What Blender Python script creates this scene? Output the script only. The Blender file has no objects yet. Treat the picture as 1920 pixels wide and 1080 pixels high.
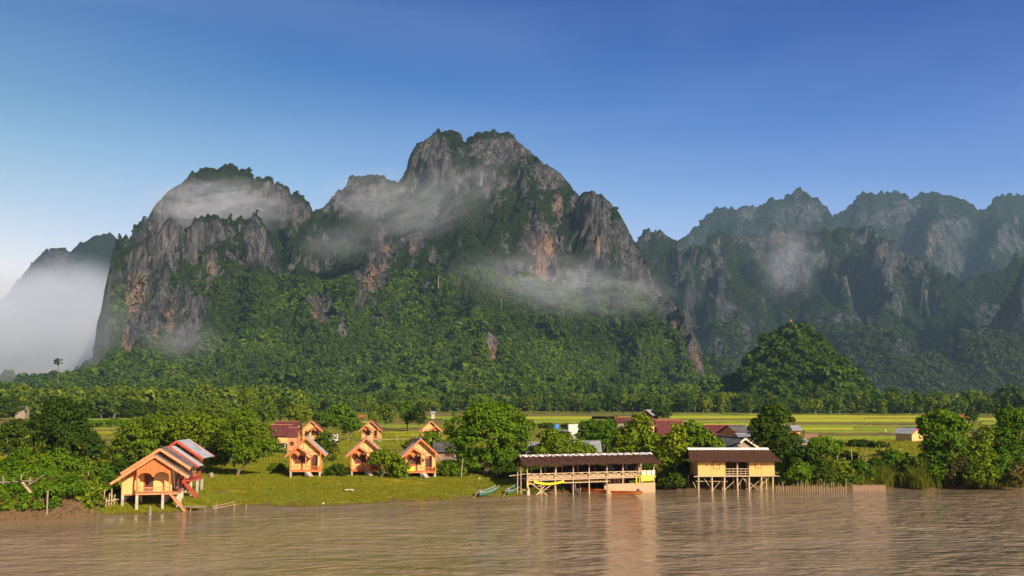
import bpy, bmesh, math, random
import numpy as np
from mathutils import Vector, Matrix
random.seed(7)
rng = np.random.default_rng(11)
R = math.radians
SC = bpy.context.scene
COL = SC.collection

# ------------------------------------------------------------------ camera
FPX, HORIZON, CAMZ = 1867.0, 745.0, 10.5
PITCH = math.atan((HORIZON - 540.0) / FPX)
cam_d = bpy.data.cameras.new('camera')
cam_d.sensor_width = 36.0
cam_d.lens = 36.0 * FPX / 1920.0
cam_d.clip_start = 0.5
cam_d.clip_end = 30000
cam = bpy.data.objects.new('camera', cam_d)
cam.location = (0, 0, CAMZ)
cam.rotation_euler = (math.pi / 2 + PITCH, 0, 0)
COL.objects.link(cam)
SC.camera = cam
# ------------------------------------------------------------------ light
SUN_EL, SUN_AZ = 27.0, 36.0          # azimuth: degrees to the right of straight behind the camera
se, sa = R(SUN_EL), R(SUN_AZ)
sun_dir = Vector((math.sin(sa) * math.cos(se), -math.cos(sa) * math.cos(se), math.sin(se)))
sun_d = bpy.data.lights.new('sun', 'SUN')
sun_d.energy = 5.0
sun_d.angle = R(0.55)
sun_d.color = (1.0, 0.85, 0.63)
sun = bpy.data.objects.new('sun', sun_d)
sun.rotation_euler = sun_dir.to_track_quat('Z', 'Y').to_euler()
COL.objects.link(sun)
world = bpy.data.worlds.new('World')
SC.world = world
world.use_nodes = True
wn = world.node_tree
wn.nodes.clear()
w_out = wn.nodes.new('ShaderNodeOutputWorld')
w_bg = wn.nodes.new('ShaderNodeBackground')
w_sky = wn.nodes.new('ShaderNodeTexSky')
w_sky.sky_type = 'NISHITA'
w_sky.sun_disc = False
w_sky.sun_elevation = se
w_sky.sun_rotation = math.atan2(sun_dir.x, sun_dir.y)
w_sky.altitude = 200
w_sky.air_density = 1.0
w_sky.dust_density = 0.6
w_sky.ozone_density = 3.0
w_bg.inputs['Strength'].default_value = 0.12
# thin high veil of cloud, mixed into the sky colour
w_tc = wn.nodes.new('ShaderNodeTexCoord')
w_map = wn.nodes.new('ShaderNodeMapping')
w_map.inputs['Scale'].default_value = (1.0, 1.0, 4.5)
w_map.inputs['Rotation'].default_value = (0, R(9), 0)
w_noise = wn.nodes.new('ShaderNodeTexNoise')
w_noise.inputs['Scale'].default_value = 1.7
w_noise.inputs['Detail'].default_value = 7
w_noise.inputs['Roughness'].default_value = 0.5
w_noise.inputs['Distortion'].default_value = 0.4
w_ramp = wn.nodes.new('ShaderNodeMapRange')
w_ramp.inputs['From Min'].default_value = 0.42
w_ramp.inputs['From Max'].default_value = 0.85
w_ramp.inputs['To Max'].default_value = 0.26
w_gam = wn.nodes.new('ShaderNodeHueSaturation')
w_gam.inputs['Saturation'].default_value = 1.25
w_mix = wn.nodes.new('ShaderNodeMix')
w_mix.data_type = 'RGBA'
w_mix.inputs['B'].default_value = (2.2, 2.8, 4.6, 1)
wn.links.new(w_tc.outputs['Generated'], w_map.inputs['Vector'])
wn.links.new(w_map.outputs[0], w_noise.inputs['Vector'])
wn.links.new(w_noise.outputs['Fac'], w_ramp.inputs['Value'])
wn.links.new(w_sky.outputs[0], w_gam.inputs['Color'])
# deep, polarised-looking blue overhead, pale lavender towards the horizon
w_sep = wn.nodes.new('ShaderNodeSeparateXYZ')
w_el = wn.nodes.new('ShaderNodeValToRGB')
for _ in range(3): w_el.color_ramp.elements.new(0.5)
for e, (p, c) in zip(w_el.color_ramp.elements, [(0.0, (2.1, 1.02, 0.78)), (0.10, (1.65, 0.86, 0.76)), (0.19, (0.98, 0.71, 0.68)), (0.30, (0.22, 0.38, 0.57)), (0.40, (0.028, 0.215, 0.47))]):
    e.position = p; e.color = (*c, 1)
w_mul = wn.nodes.new('ShaderNodeMix'); w_mul.data_type = 'RGBA'; w_mul.blend_type = 'MULTIPLY'; w_mul.inputs['Factor'].default_value = 1.0
w_dx = wn.nodes.new('ShaderNodeMath'); w_dx.operation = 'MULTIPLY_ADD'; w_dx.inputs[1].default_value = 0.10
wn.links.new(w_tc.outputs['Generated'], w_sep.inputs[0])
wn.links.new(w_sep.outputs['X'], w_dx.inputs[0]); wn.links.new(w_sep.outputs['Z'], w_dx.inputs[2])
wn.links.new(w_dx.outputs[0], w_el.inputs[0])
wn.links.new(w_gam.outputs[0], w_mul.inputs['A']); wn.links.new(w_el.outputs[0], w_mul.inputs['B'])
w_bx = wn.nodes.new('ShaderNodeMath'); w_bx.operation = 'MULTIPLY_ADD'; w_bx.inputs[1].default_value = 0.42; w_bx.inputs[2].default_value = 1.0
w_cb = wn.nodes.new('ShaderNodeCombineXYZ'); w_cb.inputs[0].default_value = 1.0; w_cb.inputs[1].default_value = 1.0
w_m2 = wn.nodes.new('ShaderNodeMix'); w_m2.data_type = 'RGBA'; w_m2.blend_type = 'MULTIPLY'; w_m2.inputs['Factor'].default_value = 1.0
wn.links.new(w_sep.outputs['X'], w_bx.inputs[0]); wn.links.new(w_bx.outputs[0], w_cb.inputs[2])
wn.links.new(w_mul.outputs['Result'], w_m2.inputs['A']); wn.links.new(w_cb.outputs[0], w_m2.inputs['B'])
wn.links.new(w_m2.outputs['Result'], w_mix.inputs['A'])
wn.links.new(w_ramp.outputs[0], w_mix.inputs['Factor'])
wn.links.new(w_mix.outputs['Result'], w_bg.inputs['Color'])
wn.links.new(w_bg.outputs[0], w_out.inputs['Surface'])
# ------------------------------------------------------------------ exposure, sampling
SC.view_settings.view_transform = 'Standard'
SC.view_settings.look = 'None'
SC.view_settings.gamma = 1
SC.view_settings.use_curve_mapping = False
SC.view_settings.exposure = 0.68
SC.render.engine = 'CYCLES'
cy = SC.cycles
cy.max_bounces = 5
cy.diffuse_bounces = 2
cy.glossy_bounces = 2
cy.transmission_bounces = 2
cy.volume_bounces = 2
cy.transparent_max_bounces = 4
cy.volume_step_rate = 1.0
cy.volume_max_steps = 128
cy.use_denoising = True

# ================================================================== helpers
def ray(px, py):
    x = (px - 960.0) / FPX
    y = (540.0 - py) / FPX
    cp, sp = math.cos(PITCH), math.sin(PITCH)
    return x, cp - y * sp, sp + y * cp
def at(px, py, Y):
    """the point of the place seen at a pixel of the photo, Y metres away"""
    dx, dy, dz = ray(px, py)
    return Vector((dx / dy * Y, Y, CAMZ + dz / dy * Y))
def on(px, py, z=0.0):
    dx, dy, dz = ray(px, py)
    t = (z - CAMZ) / dz
    return Vector((dx * t, dy * t, z))
def project(P):
    cp, sp = math.cos(PITCH), math.sin(PITCH)
    dz = P[:, 2] - CAMZ
    fwd = P[:, 1] * cp + dz * sp
    up = -P[:, 1] * sp + dz * cp
    fwd = np.maximum(fwd, 1.0)
    return 960 + FPX * P[:, 0] / fwd, 540 - FPX * up / fwd

def _hash(ix, iy, iz, seed):
    h = (ix * 374761393 + iy * 668265263 + iz * 1440662683 + seed * 974634777) & 0xffffffff
    h = ((h ^ (h >> 13)) * 1274126177) & 0xffffffff
    h = ((h ^ (h >> 16)) * 2246822519) & 0xffffffff
    return ((h ^ (h >> 15)) & 0xffffff) / float(0xffffff)
def noise(x, y, z=None, seed=0):
    x = np.asarray(x, float); y = np.asarray(y, float)
    ix = np.floor(x).astype(np.int64); iy = np.floor(y).astype(np.int64)
    fx = x - ix; fy = y - iy
    fx = fx * fx * (3 - 2 * fx); fy = fy * fy * (3 - 2 * fy)
    if z is None:
        h = lambda a, b: _hash(ix + a, iy + b, 0, seed)
        return (h(0, 0) * (1 - fx) + h(1, 0) * fx) * (1 - fy) + (h(0, 1) * (1 - fx) + h(1, 1) * fx) * fy
    z = np.asarray(z, float)
    iz = np.floor(z).astype(np.int64); fz = z - iz; fz = fz * fz * (3 - 2 * fz)
    def lay(c):
        h = lambda a, b: _hash(ix + a, iy + b, iz + c, seed)
        return (h(0, 0) * (1 - fx) + h(1, 0) * fx) * (1 - fy) + (h(0, 1) * (1 - fx) + h(1, 1) * fx) * fy
    return lay(0) * (1 - fz) + lay(1) * fz
def fbm(x, y, z=None, octv=4, seed=0, gain=0.5):
    s = 0; a = 1; t = 0
    for o in range(octv):
        s = s + a * noise(x, y, z, seed + o * 17); t += a
        x = x * 2.03 + 5.1; y = y * 2.03 + 1.7
        if z is not None: z = z * 2.03 + 3.3
        a *= gain
    return s / t
def sstep(a, b, v):
    t = np.clip((v - a) / (b - a), 0, 1)
    return t * t * (3 - 2 * t)

def tag(o, label=None, cat=None, group=None, kind=None):
    if label: o['label'] = label
    if cat: o['category'] = cat
    if group: o['group'] = group
    if kind: o['kind'] = kind
    return o
def empty(name, loc, rz=0, label=None, cat=None, group=None):
    o = bpy.data.objects.new(name, None)
    o.location = loc; o.rotation_euler = (0, 0, rz)
    o.empty_display_size = 0.2
    COL.objects.link(o)
    return tag(o, label, cat, group)
def link_mesh(name, me, parent=None, loc=None, kind=None):
    o = bpy.data.objects.new(name, me)
    COL.objects.link(o)
    if parent is not None: o.parent = parent
    if loc is not None: o.location = loc
    if kind: o['kind'] = kind
    return o
def np_mesh(name, V, F, mats=(), smooth=False):
    """V (n,3), F (m,k) arrays"""
    me = bpy.data.meshes.new(name)
    V = np.ascontiguousarray(V, dtype=np.float32); F = np.ascontiguousarray(F, dtype=np.int32)
    n, k = F.shape
    me.vertices.add(len(V)); me.vertices.foreach_set('co', V.ravel())
    me.loops.add(n * k); me.loops.foreach_set('vertex_index', F.ravel())
    me.polygons.add(n)
    me.polygons.foreach_set('loop_start', np.arange(n, dtype=np.int32) * k)
    if smooth: me.polygons.foreach_set('use_smooth', np.ones(n, dtype=bool))
    for m in (mats if isinstance(mats, (list, tuple)) else [mats]): me.materials.append(m)
    me.update(calc_edges=True)
    return me
def set_attr(me, name, vals):
    a = me.attributes.new(name, 'FLOAT', 'POINT')
    a.data.foreach_set('value', np.ascontiguousarray(vals, dtype=np.float32))
def copy_tree(o, parent=None):
    c = o.copy(); COL.objects.link(c); c.parent = parent
    for ch in list(o.children): copy_tree(ch, c)
    return c

# ------------------------------------------------------------------ materials
class NT:
    def __init__(s, name):
        s.m = bpy.data.materials.new(name); s.m.use_nodes = True
        s.t = s.m.node_tree; s.t.nodes.clear()
        s.out = s.n('ShaderNodeOutputMaterial')
    def n(s, t, **kw):
        x = s.t.nodes.new(t)
        for k, v in kw.items():
            if k.startswith('_'): setattr(x, k[1:], v)
            else: x.inputs[k.replace('__', ' ')].default_value = v
        return x
    def l(s, a, b): s.t.links.new(a, b)
    def coords(s, scale=(1, 1, 1), rot=(0, 0, 0), kind='Object'):
        tc = s.n('ShaderNodeTexCoord'); mp = s.n('ShaderNodeMapping')
        mp.inputs['Scale'].default_value = scale; mp.inputs['Rotation'].default_value = rot
        s.l(tc.outputs[kind], mp.inputs[0]); return mp.outputs[0]
    def noise(s, vec, scale, detail=4, rough=0.5, dist=0):
        x = s.n('ShaderNodeTexNoise', Scale=scale, Detail=detail, Roughness=rough, Distortion=dist)
        if vec is not None: s.l(vec, x.inputs['Vector'])
        return x.outputs['Fac']
    def ramp(s, fac, stops):
        x = s.n('ShaderNodeValToRGB'); e = x.color_ramp.elements
        while len(e) < len(stops): e.new(0.5)
        for i, (p, c) in enumerate(stops):
            e[i].position = p; e[i].color = (*c, 1) if len(c) == 3 else c
        s.l(fac, x.inputs[0]); return x.outputs[0]
    def mix(s, fac, a, b, typ='MIX'):
        x = s.n('ShaderNodeMix'); x.data_type = 'RGBA'; x.blend_type = typ
        for key, v in (('Factor', fac), ('A', a), ('B', b)):
            if isinstance(v, (int, float)): x.inputs[key].default_value = v
            elif isinstance(v, tuple): x.inputs[key].default_value = (*v, 1) if len(v) == 3 else v
            else: s.l(v, x.inputs[key])
        return x.outputs['Result']
    def math(s, op, a, b=0.0, clamp=False):
        x = s.n('ShaderNodeMath'); x.operation = op; x.use_clamp = clamp
        for i, v in enumerate((a, b)):
            if isinstance(v, (int, float)): x.inputs[i].default_value = v
            else: s.l(v, x.inputs[i])
        return x.outputs[0]
    def attr(s, name):
        x = s.n('ShaderNodeAttribute'); x.attribute_name = name; return x.outputs['Fac']
    def pbr(s, col, rough=0.8, bump=None, bstr=0.3, bdist=0.05, spec=0.3, metal=0.0):
        p = s.n('ShaderNodeBsdfPrincipled')
        for key, v in (('Base Color', col), ('Roughness', rough), ('Metallic', metal)):
            if isinstance(v, tuple): p.inputs[key].default_value = (*v, 1) if len(v) == 3 else v
            elif isinstance(v, (int, float)): p.inputs[key].default_value = v
            else: s.l(v, p.inputs[key])
        p.inputs['Specular IOR Level'].default_value = spec
        if bump is not None:
            b = s.n('ShaderNodeBump', Strength=bstr, Distance=bdist)
            s.l(bump, b.inputs['Height']); s.l(b.outputs[0], p.inputs['Normal'])
        s.l(p.outputs[0], s.out.inputs['Surface'])
        return s.m

def leaf_mat(name, stops, transl=0.30):
    g_ = 1.22 if name in ('leaf_green', 'leaf_dark', 'leaf_yellow', 'leaf_belt') else 1.0
    if name in ('leaf_forest', 'leaf_bright'): g_ = 1.18
    stops = [(p, tuple(k * g_ for k in c)) for p, c in stops]
    """diffuse + translucent leaf, colour varies per plant and per patch of leaves"""
    n = NT(name)
    oi = n.n('ShaderNodeObjectInfo')
    geo = n.n('ShaderNodeNewGeometry')
    a = n.math('MULTIPLY', oi.outputs['Random'], 0.5)
    b = n.math('MULTIPLY', geo.outputs['Random Per Island'], 0.5)
    c = n.ramp(n.math('ADD', a, b), stops)
    d = n.n('ShaderNodeBsdfDiffuse'); t = n.n('ShaderNodeBsdfTranslucent')
    n.l(c, d.inputs['Color'])
    tc = n.mix(1.0, c, (1.25, 1.15, 0.5), 'MULTIPLY')
    n.l(tc, t.inputs['Color'])
    g = n.n('ShaderNodeBsdfGlossy', Roughness=0.6); g.inputs['Color'].default_value = (0.5, 0.5, 0.4, 1)
    m1 = n.n('ShaderNodeMixShader', Fac=transl); n.l(d.outputs[0], m1.inputs[1]); n.l(t.outputs[0], m1.inputs[2])
    m2 = n.n('ShaderNodeMixShader', Fac=0.012); n.l(m1.outputs[0], m2.inputs[1]); n.l(g.outputs[0], m2.inputs[2])
    n.l(m2.outputs[0], n.out.inputs['Surface'])
    return n.m
M = {}
M['leaf_forest'] = leaf_mat('leaf_forest', [(0.0, (0.020, 0.045, 0.005)), (0.4, (0.038, 0.078, 0.007)), (0.75, (0.062, 0.110, 0.008)), (1.0, (0.105, 0.150, 0.012))])
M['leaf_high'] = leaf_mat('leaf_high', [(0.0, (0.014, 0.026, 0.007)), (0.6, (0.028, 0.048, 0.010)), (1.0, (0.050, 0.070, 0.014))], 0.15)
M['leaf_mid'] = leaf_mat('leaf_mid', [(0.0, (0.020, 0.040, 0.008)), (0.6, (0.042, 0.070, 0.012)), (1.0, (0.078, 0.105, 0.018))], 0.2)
M['leaf_bright'] = leaf_mat('leaf_bright', [(0.0, (0.040, 0.085, 0.006)), (0.5, (0.075, 0.135, 0.007)), (1.0, (0.140, 0.190, 0.010))])
M['leaf_belt'] = leaf_mat('leaf_belt', [(0.0, (0.040, 0.078, 0.007)), (0.4, (0.075, 0.125, 0.009)), (0.75, (0.125, 0.170, 0.011)), (1.0, (0.210, 0.205, 0.015))])
M['leaf_green'] = leaf_mat('leaf_green', [(0.0, (0.038, 0.088, 0.004)), (0.5, (0.070, 0.140, 0.005)), (1.0, (0.135, 0.205, 0.007))])
M['leaf_dark'] = leaf_mat('leaf_dark', [(0.0, (0.022, 0.048, 0.004)), (0.5, (0.042, 0.076, 0.005)), (1.0, (0.090, 0.115, 0.008))])
M['leaf_yellow'] = leaf_mat('leaf_yellow', [(0.0, (0.056, 0.104, 0.005)), (0.5, (0.108, 0.162, 0.006)), (1.0, (0.205, 0.235, 0.009))])
M['leaf_dry'] = leaf_mat('leaf_dry', [(0.0, (0.060, 0.058, 0.012)), (0.5, (0.120, 0.108, 0.020)), (1.0, (0.210, 0.175, 0.040))])
M['grass_lawn'] = leaf_mat('grass_lawn', [(0.0, (0.120, 0.155, 0.008)), (0.5, (0.225, 0.240, 0.012)), (1.0, (0.38, 0.32, 0.040))])
M['grass_tall'] = leaf_mat('grass_tall', [(0.0, (0.070, 0.108, 0.008)), (0.5, (0.135, 0.158, 0.012)), (1.0, (0.250, 0.215, 0.035))])

# ================================================================== terrain
SHORE = [(-700, 985), (-300, 982), (0, 977), (60, 976), (120, 974), (165, 969), (205, 966), (260, 964), (330, 961), (400, 952), (480, 948),
         (560, 951), (640, 948), (720, 944), (800, 940), (880, 936), (960, 932), (1010, 930), (1040, 926), (1090, 921), (1240, 917), (1300, 918), (1450, 915),
         (1590, 917), (1680, 914), (1730, 919), (1765, 914), (1850, 914), (1920, 916), (2300, 914), (2700, 914)]
_sp = [on(a, b, 0) for a, b in SHORE]
SX = np.array([p.x for p in _sp]); SY = np.array([p.y for p in _sp])
PPX = np.array([-700, 160, 215, 300, 400, 900, 990, 1230, 1310, 1600, 1900, 2700], float)
PHH = np.array([2.3, 2.3, 1.5, 1.35, 1.55, 1.55, 1.6, 1.6, 1.9, 1.9, 2.0, 2.0])
PLL = np.array([2.6, 2.6, 7.0, 10, 9.5, 9, 4.5, 4.5, 4.0, 3.2, 3.2, 3.2])
def ground_z(x, y):
    x = np.asarray(x, float); y = np.asarray(y, float)
    ys = np.interp(x, SX, SY)
    s = y - ys + (fbm(x * 0.5, y * 0.5, octv=3, seed=3) - 0.5) * 1.2
    pp = 960 + FPX * x / np.maximum(y, 60)
    hh = np.interp(pp, PPX, PHH); ll = np.interp(pp, PPX, PLL)
    z = np.where(s > 0, hh * (1 - np.exp(-np.maximum(s, 0) / ll)), s * 0.22)
    far = sstep(30, 90, s)
    z = z * (1 - far) + 1.25 * far
    z = z + (fbm(x * 0.25, y * 0.25, octv=3, seed=9) - 0.5) * 0.3 * sstep(2, 12, s) * (1 - far)
    left = sstep(240, 150, pp) * sstep(0.3, 2.0, s) * (1 - sstep(8, 14, s))
    z = z + left * (fbm(x * 0.8, y * 0.8, octv=4, seed=31) - 0.45) * 1.2
    return np.maximum(z, -2.5)
def gz(x, y): return float(ground_z(np.array([x]), np.array([y]))[0])
def grown(px, py, z0=1.3):
    """ground point seen at a pixel"""
    z = z0
    for _ in range(12):
        p = on(px, py, z); z = 0.5 * z + 0.5 * gz(p.x, p.y)
    p = on(px, py, z); p.z = gz(p.x, p.y); return p

def grid_mesh(name, xs, ys, zf, mat, smooth=True):
    X, Y = np.meshgrid(xs, ys)
    Z = zf(X.ravel(), Y.ravel())
    V = np.column_stack([X.ravel(), Y.ravel(), Z])
    nx, ny = len(xs), len(ys)
    i = np.arange(ny - 1)[:, None] * nx + np.arange(nx - 1)[None, :]
    F = np.stack([i, i + 1, i + 1 + nx, i + nx], -1).reshape(-1, 4)
    return np_mesh(name, V, F, mat, smooth), V
def m_ground():
    n = NT('ground'); v = n.coords()
    a = n.noise(v, 0.12, 5, 0.6); b = n.noise(v, 1.7, 6, 0.65); c = n.noise(v, 14, 4, 0.7)
    g = n.ramp(b, [(0.3, (0.095, 0.130, 0.008)), (0.5, (0.165, 0.185, 0.013)), (0.68, (0.25, 0.21, 0.035))])
    g2 = n.ramp(a, [(0.35, (0.75, 0.9, 0.7)), (0.5, (1.1, 1.0, 0.8)), (0.65, (1.9, 1.3, 0.9))])
    g = n.mix(1.0, g, g2, 'MULTIPLY')
    soil = n.ramp(c, [(0.3, (0.085, 0.048, 0.024)), (0.55, (0.155, 0.092, 0.045)), (0.75, (0.26, 0.18, 0.10))])
    bare = n.attr('bare')
    f = n.math('ADD', bare, n.math('MULTIPLY', n.math('SUBTRACT', b, 0.5), 0.9), True)
    f = n.ramp(f, [(0.42, (0, 0, 0)), (0.62, (1, 1, 1))])
    col = n.mix(f, g, soil)
    return n.pbr(col, 0.95, n.math('ADD', b, n.math('MULTIPLY', c, 0.5)), 0.6, 0.12, 0.1)
M['ground'] = m_ground()
def steps(*segs):
    out = []
    for a, b, d in segs: out += list(np.arange(a, b, d))
    return np.array(out + [segs[-1][1]])
gx = steps((-9000, -1000, 1600), (-1000, -260, 74), (-260, -120, 7), (-120, -75, 1.5), (-75, 75, 0.75), (75, 120, 1.5), (120, 260, 7), (260, 1000, 74), (1000, 9000, 1600))
gy = steps((-400, 60, 46), (60, 78, 3), (78, 150, 0.75), (150, 260, 2.5), (260, 700, 20), (700, 12000, 900))
gme, GV = grid_mesh('ground', gx, gy, ground_z, M['ground'])
_ys = np.interp(GV[:, 0], SX, SY); _s = GV[:, 1] - _ys
_pp = 960 + FPX * GV[:, 0] / np.maximum(GV[:, 1], 50)
_n = fbm(GV[:, 0] * .35, GV[:, 1] * .6, seed=77)
bare = sstep(1.6, -0.4, _s + 3 * (_n - .5)) * 0.95
bare = np.maximum(bare, sstep(7, 0.5, _s) * sstep(.42, .62, _n) * 0.75)
bare = np.maximum(bare, sstep(.60, .72, fbm(GV[:, 0] * .16, GV[:, 1] * .3, seed=78)) * .55)
bare = np.maximum(bare, 0.85 * sstep(215, 150, _pp) * sstep(6.5, 3.5, _s))
def blob(px, py, cx, cy_, rx, ry): return np.clip(1.25 - ((px - cx) / rx) ** 2 - ((py - cy_) / ry) ** 2, 0, 1)
gpx, gpy = project(GV)
for b in [(905, 912, 20, 10), (920, 922, 26, 6), (915, 889, 40, 7), (1760, 905, 40, 6), (195, 880, 45, 8), (880, 905, 14, 8), (560, 948, 180, 3), (720, 858, 90, 20), (700, 840, 60, 9)]:
    bare = np.maximum(bare, 0.75 * blob(gpx, gpy, *b))
set_attr(gme, 'bare', bare)
link_mesh('ground', gme, kind='structure')

def m_water():
    n = NT('water')
    v = n.coords((1, 1, 1))
    big = n.noise(v, 0.035, 3, 0.5, 0.6)
    vs = n.coords((1.0, 1.25, 1), (0, 0, -0.25))
    r1 = n.noise(vs, 0.85, 5, 0.62, 0.9)
    vs2 = n.coords((0.45, 1.0, 1), (0, 0, 0.12))
    r2 = n.noise(vs2, 0.55, 3, 0.5, 1.2)
    calm = n.ramp(big, [(0.38, (0.35, 0.35, 0.35)), (0.60, (1, 1, 1))])
    shore = n.attr('calm')
    h = n.math('MULTIPLY', n.math('ADD', n.math('MULTIPLY', r1, 0.55), n.math('MULTIPLY', r2, 1.3)), n.math('MULTIPLY', calm, shore))
    col = n.ramp(n.noise(n.coords((.5, 1, 1)), 0.16, 7, 0.7, 1.2), [(0.3, (0.200, 0.140, 0.070)), (0.7, (0.315, 0.232, 0.135))])
    p = n.n('ShaderNodeBsdfPrincipled', Roughness=0.06)
    p.inputs['IOR'].default_value = 1.33
    p.inputs['Specular IOR Level'].default_value = 0.65
    n.l(col, p.inputs['Base Color'])
    b = n.n('ShaderNodeBump', Strength=1.0, Distance=1.5)
    n.l(h, b.inputs['Height']); n.l(b.outputs[0], p.inputs['Normal'])
    n.l(p.outputs[0], n.out.inputs['Surface'])
    return n.m
M['water'] = m_water()
wx = steps((-9000, -200, 1100), (-200, 200, 2.5), (200, 9000, 1100)); wy = steps((-400, 0, 50), (0, 125, 1.5), (125, 400, 50))
wme, WV = grid_mesh('river_water', wx, wy, lambda x, y: x * 0, M['water'])
sd = np.interp(WV[:, 0], SX, SY) - WV[:, 1]
calm = 0.12 + 0.88 * sstep(3, 15, sd + 6 * (fbm(WV[:, 0] * 0.06, WV[:, 1] * 0.1, seed=5) - 0.5))
wpx, wpy = project(WV)
calm *= 1 - 0.75 * np.clip(blob(wpx, wpy, 330, 985, 150, 22), 0, 1)
set_attr(wme, 'calm', calm)
link_mesh('river_water', wme, kind='structure')
# ================================================================== mountains
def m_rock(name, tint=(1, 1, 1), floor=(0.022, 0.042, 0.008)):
    n = NT(name)
    v = n.coords((1, 1, 0.13)); vi = n.coords()
    st = n.noise(v, 0.07, 8, 0.8, 0.5); crk = n.noise(v, 0.26, 6, 0.75, 0.8); fine = n.noise(vi, 0.30, 6, 0.75)
    med = n.noise(vi, 0.045, 6, 0.72, 0.5)
    c = n.ramp(st, [(0.36, (0.043, 0.046, 0.050)), (0.47, (0.092, 0.095, 0.097)), (0.58, (0.170, 0.166, 0.155)), (0.70, (0.32, 0.30, 0.27))])
    c = n.mix(1.0, c, n.ramp(crk, [(0.40, (0.13, 0.13, 0.14)), (0.47, (0.8, 0.8, 0.8)), (0.62, (1.5, 1.45, 1.36))]), 'MULTIPLY')
    orange = n.attr('orange')
    of = n.math('MULTIPLY', n.math('MULTIPLY', orange, 0.85), n.ramp(st, [(0.44, (0, 0, 0)), (0.58, (1, 1, 1))]), True)
    c = n.mix(of, c, n.ramp(crk, [(0.36, (0.10, 0.055, 0.030)), (0.5, (0.38, 0.20, 0.10)), (0.66, (0.60, 0.42, 0.28))]))
    rock = n.attr('rock')
    w = n.math('ADD', n.math('MULTIPLY', n.math('SUBTRACT', fine, 0.5), 1.6), n.math('MULTIPLY', n.math('SUBTRACT', med, 0.5), 3.3))
    rf = n.ramp(n.math('ADD', rock, w), [(0.44, (0, 0, 0)), (0.54, (1, 1, 1))])
    green = n.ramp(fine, [(0.3, tuple(0.5 * k for k in floor)), (0.7, tuple(1.7 * k for k in floor))])
    col = n.mix(rf, green, c)
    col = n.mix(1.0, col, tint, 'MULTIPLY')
    h = n.math('ADD', n.math('ADD', st, crk), n.math('MULTIPLY', fine, 0.5))
    return n.pbr(col, 0.95, h, 1.0, 7.0, 0.1)
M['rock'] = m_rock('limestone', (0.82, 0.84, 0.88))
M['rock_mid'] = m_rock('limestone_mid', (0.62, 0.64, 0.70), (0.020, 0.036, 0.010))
M['rock_far'] = m_rock('limestone_far', (0.55, 0.58, 0.66), (0.022, 0.040, 0.012))

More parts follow.
